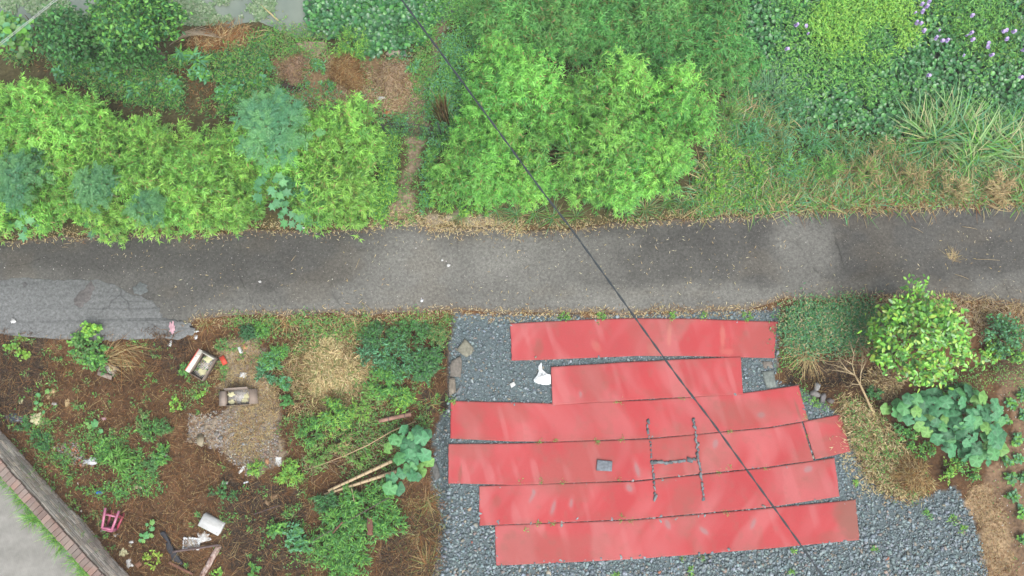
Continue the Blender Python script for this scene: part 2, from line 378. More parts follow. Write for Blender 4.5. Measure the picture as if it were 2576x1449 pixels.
br = np.clip(sst(.5, .7, fbm(X * 1.1, Y * 1.6, 46)) * .35, 0, 1)[..., None]
c = c * (1 - br * .5) + np.array([.13, .105, .07]) * br * .5
ed = (np.maximum(sst(.93, 1, T), sst(.07, 0, T))[:, None] * (.4 + fbm(X * 4, Y * 4, 47)))[..., None]
c = c * (1 - np.clip(ed, 0, .9)) + np.array([.13, .10, .07]) * np.clip(ed, 0, .9)
nx_ = len(rx); V = np.c_[X.ravel(), Y.ravel(), Z.ravel()]
idx = np.arange(42 * nx_).reshape(42, nx_)
q = np.stack([idx[:-1, :-1], idx[:-1, 1:], idx[1:, 1:], idx[1:, :-1]], -1).reshape(-1, 4)
lo1 = np.c_[rx, bot_y - .01, np.full(nx_, -.35)]; lo2 = np.c_[rx, top_y + .01, np.full(nx_, -.35)]
base = len(V); i0 = np.arange(nx_ - 1)
q = np.r_[q, np.stack([base + i0, base + i0 + 1, i0 + 1, i0], -1), np.stack([41 * nx_ + i0, 41 * nx_ + i0 + 1, base + nx_ + i0 + 1, base + nx_ + i0], -1)]
V = np.r_[V, lo1, lo2]; c = np.r_[c.reshape(-1, 3), np.tile([.06, .055, .05], (2 * nx_, 1))]
obj('road', mesh_np('road', V, q, M['road'], c, False), label='narrow worn grey asphalt road crossing the picture', cat='road', kind='structure')
def road_z(x, y): return (fbm(x * .7, y * .7, 41) - .5) * .02

def px_prism(poly, z0, z1, jit=0.0, sub=1, inset=0.0, top_jit=0.0, col=(.3, .3, .3), colvar=.15):
    """a slab with the outline of a traced polygon; z0 bottom, z1 top"""
    p = np.array(poly, float); P2 = []
    for i in range(len(p)):
        a, b = p[i], p[(i + 1) % len(p)]
        for k in range(sub): P2.append(a + (b - a) * k / sub)
    p = np.array(P2); p = p + rng.normal(0, jit, p.shape) if jit else p
    x, y = pv(p[:, 0], p[:, 1], z1); cx, cy = x.mean(), y.mean(); n = len(x)
    ring = lambda s, z: np.c_[cx + (x - cx) * s, cy + (y - cy) * s, z]
    R0 = ring(1.02, np.full(n, z0)); R1 = ring(1.0, np.full(n, z1 - max(inset, .004))); 
    R2 = ring(1 - max(inset, .004) * 2.2 / max(.05, np.hypot(x - cx, y - cy).mean()), z1 + rng.normal(0, top_jit, n) if top_jit else np.full(n, z1))
    V = np.r_[R0, R1, R2]
    F = []
    ccw = sum(x[i] * y[(i + 1) % n] - x[(i + 1) % n] * y[i] for i in range(n)) > 0
    for i in range(n):
        j = (i + 1) % n
        for f in [(i, j, n + j, n + i), (n + i, n + j, 2 * n + j, 2 * n + i)]: F.append(f if ccw else f[::-1])
    for f in tessellate_polygon([[Vector((a, b, 0)) for a, b in R2[:, :2]]]):
        f = [2 * n + i for i in f]; a, b, c_ = V[f]
        F.append(tuple(f) if np.cross(b - a, c_ - a)[2] > 0 else tuple(f[::-1]))
    C = np.array(col) * (1 + rng.uniform(-colvar, colvar, (len(V), 1)))
    return V, F, C
def slab(name, label, cat, poly, thick, mat, col, z=None, group=None, **k):
    c = np.mean(np.array(poly, float), 0); gx0, gy0, gz0 = G(*c)
    zb = gz0 if z is None else z
    V, F, C = px_prism(poly, zb - .02, zb + thick, col=col, **k)
    off = (V[:, 0].mean(), V[:, 1].mean(), zb - .02)
    o = obj(name, MB().add(V, F, C).mesh(name, mat, off), label=label, cat=cat, group=group); o.location = off
    return o
# pale concrete patch on the road
V, F, C = px_prism([(-200,712),(-60,708),(0,705),(60,700),(110,702),(160,706),(200,703),(255,706),(285,716),(320,735),(365,748),(395,770),(408,798),(440,806),(470,812),(484,828),(478,842),(440,852),(390,852),(300,852),(250,856),(160,852),(90,848),(0,838),(-60,840),(-200,846)], -.02, .0095, jit=2.0, sub=4, inset=.004, col=(.148, .154, .154), colvar=.05)
obj('road_patch', MB().add(V, F, C).mesh('road_patch', M['road']), label='pale grey concrete repair patch at the lower left road edge', cat='road patch', kind='structure')
for k_, (poly, c_) in enumerate([([(185,752),(200,735),(215,722),(228,706),(238,722),(232,740),(222,758),(212,762),(205,776),(188,768)], (.085, .08, .078)), ([(55,712),(66,708),(70,718),(60,722)], (.07, .07, .07)), ([(334,722),(350,710),(368,716),(372,735),(352,742),(336,738)], (.09, .10, .10))]):
    V, F, C = px_prism(poly, .0, .0135, jit=1.5, sub=3, inset=.003, col=tuple(q_ * 1.25 for q_ in c_), colvar=.2)
    o = obj('damp_stain', MB().add(V, F, C).mesh('damp_stain', M['road']), kind='structure'); o['label'] = ['dark branching damp stain on the pale road patch', 'small round dark stain at the patch edge', 'grey oval mortar blot beside the pale patch'][k_]; o['category'] = 'stain'

# yard behind the brick wall
m, n, l, p = nodes_of('ribbed_concrete')
tc = n.new('ShaderNodeTexCoord'); mp = n.new('ShaderNodeMapping'); mp.inputs['Rotation'].default_value = (0, 0, math.radians(62))
wv = n.new('ShaderNodeTexWave'); wv.inputs['Scale'].default_value = 14; wv.inputs['Distortion'].default_value = 1.2; wv.inputs['Detail'].default_value = 3
nz = n.new('ShaderNodeTexNoise'); nz.inputs['Scale'].default_value = 2.6; nz.inputs['Detail'].default_value = 10; nz.inputs['Roughness'].default_value = .7
cr = n.new('ShaderNodeValToRGB'); cr.color_ramp.elements[0].color = (.13, .128, .115, 1); cr.color_ramp.elements[1].color = (.27, .265, .245, 1)
cr.color_ramp.elements[0].position = .25; cr.color_ramp.elements[1].position = .75
mm = n.new('ShaderNodeMix'); mm.data_type = 'RGBA'; mm.blend_type = 'MULTIPLY'; mm.inputs[0].default_value = .3
l.new(tc.outputs['Object'], mp.inputs[0]); l.new(mp.outputs[0], wv.inputs[0]); l.new(tc.outputs['Object'], nz.inputs[0]); l.new(nz.outputs['Fac'], cr.inputs[0])
l.new(cr.outputs[0], mm.inputs[6]); l.new(wv.outputs['Color'], mm.inputs[7]); l.new(mm.outputs[2], p.inputs['Base Color'])
bb = n.new('ShaderNodeBump'); bb.inputs['Strength'].default_value = .5; bb.inputs['Distance'].default_value = .01; l.new(wv.outputs['Fac'], bb.inputs['Height']); l.new(bb.outputs[0], p.inputs['Normal'])
p.inputs['Roughness'].default_value = .85
# brick wall frame: base line of its right face
A = np.array(G(0, 1081)); B = np.array(G(330, 1453)); d = (B - A); d[2] = 0; d /= np.linalg.norm(d); nrm = np.array([-d[1], d[0], 0.])   # nrm points right/up towards the plot
if nrm[0] < 0: nrm = -nrm
WL0, WL1, WH, WT = -1.6, 6.0, .80, .20
zb = float(A[2]) - .05
A2 = A + d * WL0 - nrm * WT; B2 = A + d * WL1 - nrm * WT
V = np.array([A2, B2, B2 - nrm * 14, A2 - nrm * 14]); V[:, 2] = 0.02
obj('yard_paving', mesh_np('yard', V, np.array([(0, 1, 2, 3)]), m), label='pale ribbed concrete yard behind the brick wall', cat='paving', kind='structure')

def mat_brick():
    m, n, l, p = nodes_of('old_brick')
    tc = n.new('ShaderNodeTexCoord'); at = n.new('ShaderNodeAttribute'); at.attribute_name = 'col'
    oi = n.new('ShaderNodeObjectInfo'); h = n.new('ShaderNodeHueSaturation')
    mr = n.new('ShaderNodeMapRange'); mr.inputs[3].default_value = .65; mr.inputs[4].default_value = 1.3
    l.new(oi.outputs['Random'], mr.inputs[0]); l.new(mr.outputs[0], h.inputs['Value']); l.new(at.outputs['Color'], h.inputs['Color'])
    ge = n.new('ShaderNodeNewGeometry')
    nz = n.new('ShaderNodeTexNoise'); nz.inputs['Scale'].default_value = 3; nz.inputs['Detail'].default_value = 8; l.new(ge.outputs['Position'], nz.inputs[0])
    r = n.new('ShaderNodeMapRange'); r.inputs[1].default_value = .42; r.inputs[2].default_value = .62; l.new(nz.outputs['Fac'], r.inputs[0])
    mx = n.new('ShaderNodeMix'); mx.data_type = 'RGBA'; mx.inputs[7].default_value = (.17, .15, .13, 1)
    mu = n.new('ShaderNodeMath'); mu.operation = 'MULTIPLY'; mu.inputs[1].default_value = .55; l.new(r.outputs[0], mu.inputs[0]); l.new(mu.outputs[0], mx.inputs[0])
    l.new(h.outputs[0], mx.inputs[6]); l.new(mx.outputs[2], p.inputs['Base Color']); p.inputs['Roughness'].default_value = .9
    b = n.new('ShaderNodeBump'); b.inputs['Strength'].default_value = .5; b.inputs['Distance'].default_value = .01
    nb = n.new('ShaderNodeTexNoise'); nb.inputs['Scale'].default_value = 60; l.new(ge.outputs['Position'], nb.inputs[0]); l.new(nb.outputs['Fac'], b.inputs['Height']); l.new(b.outputs[0], p.inputs['Normal'])
    return m
M['brick'] = mat_brick()
M['mortar'] = mat_plain('mortar', (.38, .35, .31), .95, .35, 5, .4)
wang = math.atan2(d[1], d[0])
wall = thing('brick_wall', 'low weathered brick wall running diagonally across the lower left corner', 'wall', tuple(A * [1, 1, 0] + np.array([0, 0, zb])), rot=(0, 0, wang))
side = 1 if np.dot(np.array([-math.sin(wang), math.cos(wang), 0]), nrm) > 0 else -1     # +y local = nrm?
mb = MB(); mb.box(((WL0 + WL1) / 2, -side * WT / 2, WH / 2 - .02), (WL1 - WL0, WT - .024, WH - .03))
obj('mortar', mb.mesh('mortar', M['mortar']), wall)
def brick_mesh(dx, dy, dz, c, seed):
    r = np.random.default_rng(seed); bm = bmesh.new(); bmesh.ops.create_cube(bm, size=1)
    for v_ in bm.verts: v_.co = Vector((v_.co.x * dx, v_.co.y * dy, v_.co.z * dz)) + Vector(r.normal(0, .0025, 3))
    bmesh.ops.bevel(bm, geom=list(bm.edges), offset=.006, segments=1, affect='EDGES')
    me = bpy.data.meshes.new('brick'); bm.to_mesh(me); bm.free()
    a = me.attributes.new('col', 'FLOAT_COLOR', 'POINT'); a.data.foreach_set('color', np.tile([*c, 1], (len(me.vertices), 1)).astype(np.float32).ravel())
    me.materials.append(M['brick']); return me
fb = [brick_mesh(.238, .11, .054, c, i) for i, c in enumerate([(.52, .46, .41), (.47, .43, .39), (.54, .455, .385), (.44, .405, .37)])]
cb = [brick_mesh(.113, .21, .07, c, 20 + i) for i, c in enumerate([(.155, .10, .082), (.145, .10, .086), (.165, .105, .084)])]
for c_ in range(11):
    x0 = WL0 + (.125 if c_ % 2 else 0)
    for k_ in range(int((5.4 - WL0) / .25)):
        if x0 + k_ * .25 < -1.0: continue
        o = obj('brick', random.choice(fb), wall)
        o.location = (x0 + k_ * .25 + random.uniform(-.004, .004), -side * (.053 + random.uniform(-.004, .006)), .03 + c_ * .0645)
for k_ in range(int((5.4 - WL0) / .121)):
    x = WL0 + k_ * .121
    if x < -1.0: continue
    o = obj('cap_brick', random.choice(cb), wall)
    o.location = (x, -side * (WT / 2 + random.uniform(-.008, .012)), WH - .012 + random.uniform(-.004, .004)); o.rotation_euler = (0, 0, random.uniform(-.03, .03))

# ================================================================== red mats
MATS = [
 ('long red mat nearest the road', [(1283,815),(1450,806),(1600,802),(1750,803),(1955,811)], [(1287,906),(1450,901),(1600,894),(1750,895),(1948,900)], 0),
 ('short red mat beside the white plastic bag, second from the road', [(1386,924),(1600,911),(1863,898)], [(1389,1018),(1600,1005),(1869,990)], .012),
 ('third red mat from the road, with a stained patch near its right end', [(1134,1010),(1288,1013),(1400,1016),(1640,1007),(1870,990),(2008,970)], [(1133,1102),(1288,1109),(1400,1110),(1640,1101),(1932,1074),(2033,1056)], 0),
 ('fourth red mat from the road, carrying the grey tile', [(1128,1118),(1288,1117),(1635,1105),(1932,1078),(2017,1063)], [(1128,1215),(1288,1219),(1600,1208),(1932,1173),(2046,1157)], 0),
 ('small torn red mat piece at the right end of the fourth row', [(2020,1062),(2060,1054),(2115,1043)], [(2050,1154),(2090,1146),(2140,1134)], .004),
 ('fifth red mat from the road, with grey worn spots near its left end', [(1205,1224),(1288,1221),(1600,1212),(1932,1178),(2099,1153)], [(1206,1321),(1288,1318),(1600,1305),(1932,1275),(2112,1248)], 0),
 ('lowest red mat, brown stained at its right end', [(1245,1323),(1288,1321),(1600,1309),(1932,1280),(2152,1258)], [(1248,1421),(1288,1420),(1600,1405),(1932,1379),(2162,1357)], 0)]
WORN = [(1340,1248,7,26,.5),(1393,1273,7,26,.3),(1437,1266,7,16,.1),(1603,1182,8,26,-.3),(1770,1335,20,9,.7),(2548/1,0,1,1,0),(2032,1180,16,10,-.5),(1896+20,1043,14,11,0),(1895,1318,9,24,.4),(2040,1052,24,5,0),(1342,1236,6,8,0),(1583,1228,9,14,-.6),(1680,1320,10,20,-.4),(1820,1392,8,10,0),(1460,991,6,12,0),(1800,1117,9,14,.2)]
BROWN = [(2140,1300,56,90,0,.72),(2085,1350,40,24,0,.35),(1355,878,16,34,.2,.4),(1880,1040,90,46,0,.32),(1960,1030,60,44,0,.22),(2090,1058,50,12,0,.3),(2006,1030,5,40,-.3,.7),(2135,1090,6,30,.3,.25),(1250,1263,16,22,0,.35),(2060,1058,40,7,0,.35),(1158,1195,5,36,.1,.5),(1330,1340,10,20,0,.2),(1950,830,8,30,0,.2)]
PALEB = [(1684,845,9,46,.05,.55),(1818,850,9,46,0,.55),(1830,885,22,12,0,.4),(1500,870,14,26,-.5,.4),(1640,880,16,24,-.5,.25)]
mat_polys = []
def resample(poly, s):
    p = np.array(poly, float); L = np.r_[0, np.cumsum(np.hypot(*np.diff(p, axis=0).T))]; L /= L[-1]
    return np.interp(s, L, p[:, 0]), np.interp(s, L, p[:, 1])
MATZ = -0.020
def mat_z(x, y, seed=0): return .010 * (fbm(x * 1.6 + .4 * y, y * .6, 61) - .3) * 2
for mi, (lab, te, be, zz) in enumerate(MATS):
    nS = int(np.hypot(te[-1][0] - te[0][0], te[-1][1] - te[0][1]) / 3.2); nT = 26
    s = np.linspace(0, 1, nS); t = np.linspace(0, 1, nT)
    tu, tv = resample(te, s); bu, bv = resample(be, s)
    tv = tv - 1.1; bv = bv + 1.1
    wob = (fbm(s * 9, s * 0, 70 + mi) - .5) * 1.6; wob2 = (fbm(s * 9, s * 0, 80 + mi) - .5) * 1.6
    uu = tu[None] * (1 - t[:, None]) + bu[None] * t[:, None]; vv = (tv + wob)[None] * (1 - t[:, None]) + (bv + wob2)[None] * t[:, None]
    endw = (fbm(t * 7, t * 0, 90 + mi) - .5) * 2.4
    uu = uu + endw[:, None] * (sst(.97, 1, s) - sst(.03, 0, s))[None]
    x, y = pv(uu, vv, MATZ)
    z = MATZ + zz + mat_z(x, y)
    if mi == 1: z = z + .02 * sst(.05, 0, s)[None] * (x * 0 + 1)
    if mi == 0: z = z + .05 * np.clip(sst(.96, 1, s)[None] * sst(.25, 0, t)[:, None], 0, 1)
    # wear: pale streaks across the strip, worn spots, brown stains (all fixed in the cloth)
    red = np.array([.385, .046, .051]); pink = np.array([.435, .122, .124]); grey = np.array([.25, .20, .205]); brown = np.array([.20, .10, .075])
    w1 = fbm(x * 1.9 + .5 * np.sin(y * 3 + mi), y * .55 + mi * 7, 62, 3); w2 = fbm(x * 4.6 + y * 1.2, y * 1.0 + 3 * mi, 63, 2); w3 = fbm(x * .7, y * .7 + 5 * mi, 64, 3)
    f = np.clip(.16 + .55 * sst(.42, .70, w1) + .55 * sst(.56, .76, w2) * sst(.3, .55, w3) + .35 * (w3 - .35), 0, .95)[..., None]
    cc = red * (1 - f) + pink * f
    cc = cc * (.90 + .2 * fbm(x * 1.3, y * 1.3, 65))[..., None]
    dm = (.34 * sst(.5, .72, fbm(x * 1.1 + 4, y * 1.4, 66)) + .22 * sst(.55, .75, fbm(x * 7, y * 7, 67)))[..., None]; cc = cc * (1 - dm) + np.array([.25, .105, .085]) * dm
    eg = (.30 * np.maximum(sst(.10, 0, t), sst(.90, 1, t))[:, None] * fbm(x * 5, y * 5, 68))[..., None]; cc = cc * (1 - eg) + np.array([.17, .10, .08]) * eg
    def spots(lst, col, k=1.0):
        global cc
        for a in lst:
            cu, cv, ru, rv, an = a[:5]; am = (a[5] if len(a) > 5 else .55) * k
            du = uu - cu; dv = vv - cv; ca, sa = math.cos(an), math.sin(an)
            ru, rv = ru * .82, rv * .82; e = np.sqrt(((du * ca + dv * sa) / ru) ** 2 + ((-du * sa + dv * ca) / rv) ** 2) + (fbm(x * 6, y * 6, cu % 17) - .5) * .7
            mk = (am * sst(1.15, .45, e))[..., None]; cc = cc * (1 - mk) + np.array(col) * mk
    spots(PALEB, (.48, .20, .155), .7); spots([(a, b, c * 1.9, d_ * 1.9, e_) for a, b, c, d_, e_ in WORN], pink, .6); spots(WORN, grey); spots(BROWN, brown)
    nTS = nT * nS; idx = np.arange(nTS).reshape(nT, nS)
    q = np.stack([idx[:-1, :-1], idx[1:, :-1], idx[1:, 1:], idx[:-1, 1:]], -1).reshape(-1, 4)
    V = np.c_[x.ravel(), y.ravel(), z.ravel()]; C = cc.reshape(-1, 3)
    rim = np.r_[idx[0, :], idx[1:, -1], idx[-1, -2::-1], idx[-2:0:-1, 0]]; nr = len(rim)
    Vb = V[rim] - [0, 0, .011]; k0 = len(V); j = np.arange(nr); jn = (j + 1) % nr
    q = np.r_[q, np.stack([rim, rim[jn], k0 + jn, k0 + j], -1)]
    V = np.r_[V, Vb]; C = np.r_[C, np.tile(red * .75, (nr, 1))]
    off = np.array([V[:, 0].mean(), V[:, 1].mean(), V[:, 2].min()])
    o = obj('red_mat', mesh_np('red_mat', V - off, q, M['red_mat'], C, True), label=lab, cat='mat', group='red mats laid out on the gravel'); o.location = off
    mat_polys.append(list(zip(np.r_[tu, bu[::-1]], np.r_[tv, bv[::-1]])))

# ================================================================== gravel: crushed stone
def hull_template(seed, n=10, flat=.45):
    r = np.random.default_rng(seed); bm = bmesh.new()
    for _ in range(n):
        a = r.normal(size=3); a /= np.linalg.norm(a); bm.verts.new(Vector(a * [1, r.uniform(.7, 1), flat]) * r.uniform(.85, 1.1))
    bmesh.ops.convex_hull(bm, input=list(bm.verts)); bmesh.ops.triangulate(bm, faces=list(bm.faces))
    loose = [v_ for v_ in bm.verts if not v_.link_faces]; bmesh.ops.delete(bm, geom=loose, context='VERTS')
    bm.verts.index_update(); V = np.array([v_.co[:] for v_ in bm.verts]); F = np.array([[v_.index for v_ in f.verts] for f in bm.faces]); bm.free()
    return V, F
HT = [hull_template(100 + i) for i in range(8)]
def stones(name, P, size, col, mat, label, cat, flat=1.0, kind='stuff'):
    Vs = []; Fs = []; Cs = []; n0 = 0; which = rng.integers(0, len(HT), len(P))
    for t_, (tv, tf) in enumerate(HT):
        k = np.where(which == t_)[0]
        if not len(k): continue
        az = U(0, 6.283, len(k)); tl = rng.normal(0, .25, (len(k), 2)); s = size[k]
        x = tv[None, :, 0] * s[:, None]; y = tv[None, :, 1] * s[:, None]; z = tv[None, :, 2] * s[:, None] * flat + x * tl[:, :1] + y * tl[:, 1:]
        ca, sa = np.cos(az)[:, None], np.sin(az)[:, None]
        V = np.stack([x * ca - y * sa, x * sa + y * ca, z], -1) + P[k][:, None]
        Vs.append(V.reshape(-1, 3)); Fs.append((tf[None] + (n0 + np.arange(len(k)) * len(tv))[:, None, None]).reshape(-1, 3)); Cs.append(np.repeat(col[k], len(tv), 0)); n0 += len(k) * len(tv)
    return obj(name, mesh_np(name, np.concatenate(Vs), np.concatenate(Fs), mat, np.concatenate(Cs)), label=label, cat=cat, kind=kind)
us, vs = scatter(GRAVEL, 52000, 3)
k = np.ones(len(us), bool)
for mp_ in mat_polys:
    c = np.mean(mp_, 0); pp = [(c[0] + (a - c[0]) * .985, c[1] + (b - c[1]) * .86) for a, b in mp_]
    k &= ~inpoly(us, vs, pp)
us, vs = us[k], vs[k]
x, y, z = gv(us, vs)
big = sst(1150, 1440, vs) * .35
sz = np.clip(rng.lognormal(math.log(.0152), .5, len(us)) * (1 + big * 1.6), .008, .065)
cl = pal([(.145, .192, .208), (.18, .232, .25), (.24, .295, .315), (.115, .15, .165), (.21, .19, .165), (.26, .22, .18)], len(us), .25, [.34, .3, .16, .1, .07, .03])
stones('gravel', np.c_[x, y, z + sz * .14 + U(0, .008, len(us))], sz, cl, M['stone'], 'blue grey crushed stone gravel around and under the red mats', 'gravel')
# pebbles and grit on the road
us = U(-60, 2640, 5200); vs = U(560, 800, 5200); x, y = pv(us, vs, 0); k = (y < rt(x) - .08) & (y > rb(x) + .05); x, y = x[k], y[k]
sz = np.clip(rng.lognormal(math.log(.0055), .45, len(x)), .003, .019)
stones('road_grit', np.c_[x, y, road_z(x, y) + sz * .3], sz, pal([(.30, .28, .24), (.40, .38, .34), (.2, .18, .15), (.55, .53, .5)], len(x), .2, [.4, .25, .25, .1]), M['stone'], 'small pale pebbles and grit scattered over the road', 'grit')

# ================================================================== plants
YG = (.25, .47, .065); LG = (.15, .37, .065); MG = (.075, .24, .060); DG = (.038, .14, .048); BG = (.115, .33, .165); OL = (.19, .24, .08)
STRAW = (.46, .37, .19); STRAW2 = (.36, .27, .13); BROWN1 = (.165, .088, .038); BROWN2 = (.085, .047, .023); RUST = (.24, .112, .040)

def make_bamboo(seed, R, H, nc, tint):
    """culms with arching tips; branchlets carry fans of narrow drooping leaves"""
    r = np.random.default_rng(seed); st = MB(); P = []; AZ = []; PI_ = []; LN = []; CO = []
    for c in range(nc):
        a = r.uniform(0, 6.283); rad = R * math.sqrt(r.uniform(0, 1)); h = H * (1 - .38 * (rad / R) ** 2) * r.uniform(.78, 1.06)
        b0 = np.array([math.cos(a) * rad * .35, math.sin(a) * rad * .35, 0]); t0 = np.array([math.cos(a) * rad * 1.0, math.sin(a) * rad * 1.0, h])
        s = np.linspace(0, 1, 6)[:, None]; pts = b0 * (1 - s) + t0 * s; pts[:, :2] += (t0 - b0)[:2] * (s ** 3 - s) * .45; pts[-1, 2] -= .06
        st.tube(pts, np.linspace(.011, .003, 6), (.20, .24, .07), 4)
        yb = r.uniform(0, 1)
        nb = int(r.integers(16, 24))
        for k in range(nb):
            f = .22 + .78 * (k + r.uniform(0, 1)) / nb; i = min(4, int(f * 5)); p0 = pts[i] + (pts[i + 1] - pts[i]) * (f * 5 - i)
            aa = r.uniform(0, 6.283); ln = r.uniform(.16, .42) * (1.15 - .45 * f); el = r.uniform(-.1, .6)
            dv = np.array([math.cos(aa) * math.cos(el), math.sin(aa) * math.cos(el), math.sin(el)]); tip = p0 + dv * ln - [0, 0, .05 * ln]
            if k % 2 == 0: st.tube([p0, (p0 + tip) / 2 + [0, 0, .01], tip], [.004, .003, .002], (.22, .26, .08), 3)
            young = yb * .6 + r.uniform(0, .5)
            ncl = int(r.integers(2, 5))
            for q in range(ncl):
                g = 1 - q / (ncl + .5) * .8; pc = p0 + (tip - p0) * g; nl = int(r.integers(3, 8))
                a0 = aa + (0 if q == 0 else r.choice([-1, 1]) * r.uniform(.4, 1.2))
                for e in range(nl):
                    P.append(pc + r.normal(0, .008, 3)); AZ.append(a0 + (e - (nl - 1) / 2) * r.uniform(.35, .7)); PI_.append(r.uniform(-.75, .25)); LN.append(r.uniform(.055, .13)); CO.append(young + r.uniform(-.25, .25))
    P = np.array(P); n = len(P); CO = np.clip(np.array(CO), 0, 1)[:, None]
    c0, c1 = np.array(tint[0]), np.array(tint[1]); col = c0 * (1 - CO) + c1 * CO; col = col * r.uniform(.8, 1.2, (n, 1))
    dead = r.uniform(0, 1, n) < .035; col[dead] = (.34, .27, .11)
    LN = np.array(LN)
    lm = leaf_mesh('bamboo_foliage', 'lance', P, np.array(AZ), np.array(PI_), r.normal(0, .5, n), LN, LN * r.uniform(.17, .23, n), col, M['bamboo_leaf'], .15)
    return st.mesh('bamboo_stems', M['stem']), lm
T1 = ((.098, .305, .066), (.335, .665, .118)); T2 = ((.074, .285, .068), (.285, .65, .118)); T3 = ((.055, .22, .065), (.18, .47, .11))
BV = [make_bamboo(200 + i, .62, H_, 17, T1) for i, H_ in enumerate((1.55, 1.8, 2.0))]
BV2 = [make_bamboo(220 + i, .62, H_, 17, T2) for i, H_ in enumerate((1.6, 1.9, 2.15))]
BV3 = [make_bamboo(240 + i, .55, H_, 15, T3) for i, H_ in enumerate((.8, 1.0))]
def grove(poly, dpx, variants, label, group, name='bamboo_clump', cat='bamboo', zc=1.0, smin=.85, smax=1.12, skip=None):
    pts = poisson(poly, dpx, 2500)
    for u, v in pts:
        x, y = pv(u, v, zc)
        z = float(height(np.array([x]), np.array([y]))[0])
        if skip and skip(x, y): continue
        sm, lm = variants[rng.integers(len(variants))]; s = rng.uniform(smin, smax)
        us_ = np.array(poly)[:, 0]; vs_ = np.array(poly)[:, 1]; fu = (u - us_.min()) / np.ptp(us_); fv = (v - vs_.min()) / np.ptp(vs_)
        lb = label + ', ' + ['back row', 'middle', 'road side'][min(2, int(fv * 3))] + ' ' + ['far left', 'left', 'centre', 'right', 'far right'][min(4, int(fu * 5))]
        t = thing(name, lb, cat, (float(x), float(y), z - .02), group, (rng.normal(0, .06), rng.normal(0, .06), rng.uniform(0, 6.28)))
        t.scale = (s, s, s * rng.uniform(.92, 1.08))
        obj('stems', sm, t); obj('foliage', lm, t)
grove([(-90,235),(30,205),(110,220),(200,270),(330,315),(500,318),(600,335),(700,350),(790,305),(900,302),(925,360),(930,460),(850,500),(600,515),(280,528),(60,540),(-90,545)], 60, BV,
      'yellow green bamboo clump in the thicket left of the footpath', 'bamboo thicket left of the footpath', smin=.62, smax=1.2)
grove([(1120,400),(1145,340),(1190,290),(1215,170),(1235,90),(1290,70),(1350,115),(1430,160),(1500,185),(1700,200),(1790,250),(1760,320),(1720,400),(1690,440),(1600,460),(1500,478),(1380,470),(1250,470),(1130,455)], 60, BV2,
      'bright green bamboo clump in the thicket right of the footpath', 'bamboo thicket right of the footpath', smin=.58, smax=1.2)
grove([(1215,40),(1215,-60),(1500,-60),(1850,-60),(1900,60),(1900,130),(1840,150),(1650,100),(1480,80),(1300,60)], 50, BV3,
      'mid green shrub behind the right bamboo thicket', 'leafy shrubs behind the right bamboo thicket', 'leafy_shrub', 'shrub', .4, .8, 1.35)

def bush(name, label, cat, u, v, rpx, h, kind='lance4', L=.09, ar=.3, n=500, cols=(MG, LG), jit=.2, zc=None, group=None, mat='leaf', flat=.5, droop=(-.5, .4)):
    """stems that spread from one base into a dome, leaves all along them"""
    zc = h * .6 if zc is None else zc
    x0, y0 = pv(u, v, 0); zg = float(height(np.array([x0]), np.array([y0]))[0]); x0, y0 = pv(u, v, zg + zc)
    x0, y0 = float(x0), float(y0); zg = float(height(np.array([x0]), np.array([y0]))[0]); R = rpx / 115.0
    t = thing(name, label, cat, (x0, y0, zg), group); sm = MB(); ns = max(6, int(n / 16))
    a = U(0, 6.283, ns); rr = R * np.sqrt(U(0.02, 1, ns)) * U(.75, 1.12, ns); hh = h * (1 - flat * (rr / R) ** 2) * U(.7, 1.05, ns)
    tips = np.c_[np.cos(a) * rr, np.sin(a) * rr, hh]; bases = tips * [.15, .15, 0]
    for b_, t_ in zip(bases, tips): sm.tube([b_, (b_ + t_) / 2 + [0, 0, h * .12], t_], [.006, .004, .002], (.16, .15, .06), 3)
    w = rng.integers(0, ns, n); s = U(.35, 1.02, n)[:, None]
    P = bases[w] * (1 - s) + tips[w] * s + np.array([0, 0, h * .24]) * (s * (1 - s)) * 2 + rng.normal(0, .02, (n, 3)); P[:, 2] = np.maximum(P[:, 2], .01)
    LN = L * U(.7, 1.3, n); sc = U(.85, 1.15, ns)[w][:, None]
    lm = leaf_mesh('foliage', kind, P, a[w] + rng.normal(0, 1.3, n), U(*droop, n), rng.normal(0, .4, n), LN, LN * ar * U(.85, 1.15, n), pal(cols, n, jit) * sc, M[mat], .2)
    obj('stems', sm.mesh('stems', M['stem']), t); obj('foliage', lm, t)
    return t
def tuft(name, label, cat, u, v, n, L, spread=.08, cols=(MG, LG, STRAW2), wd=.012, bend=(.5, 1.4), el=(.5, 1.5), group=None, az=None, z=None, mat='leaf', rootpx=None):
    """a clump of arching grass blades"""
    x0, y0, zg = G(u, v)
    if z is not None: zg = z
    t = thing(name, label, cat, (x0, y0, zg), group)
    a = U(0, 6.283, n) if az is None else rng.normal(az[0], az[1], n)
    r = spread * np.sqrt(U(0, 1, n)); b = U(0, 6.283, n)
    P = np.c_[np.cos(b) * r, np.sin(b) * r, np.zeros(n)]; LN = L * U(.55, 1.15, n)
    obj('blades', leaf_mesh('blades', 'blade', P, a, U(*el, n), rng.normal(0, .5, n), LN, wd * U(.7, 1.2, n), pal(cols, n, .22), M[mat], U(*bend, n)), t)
    return t
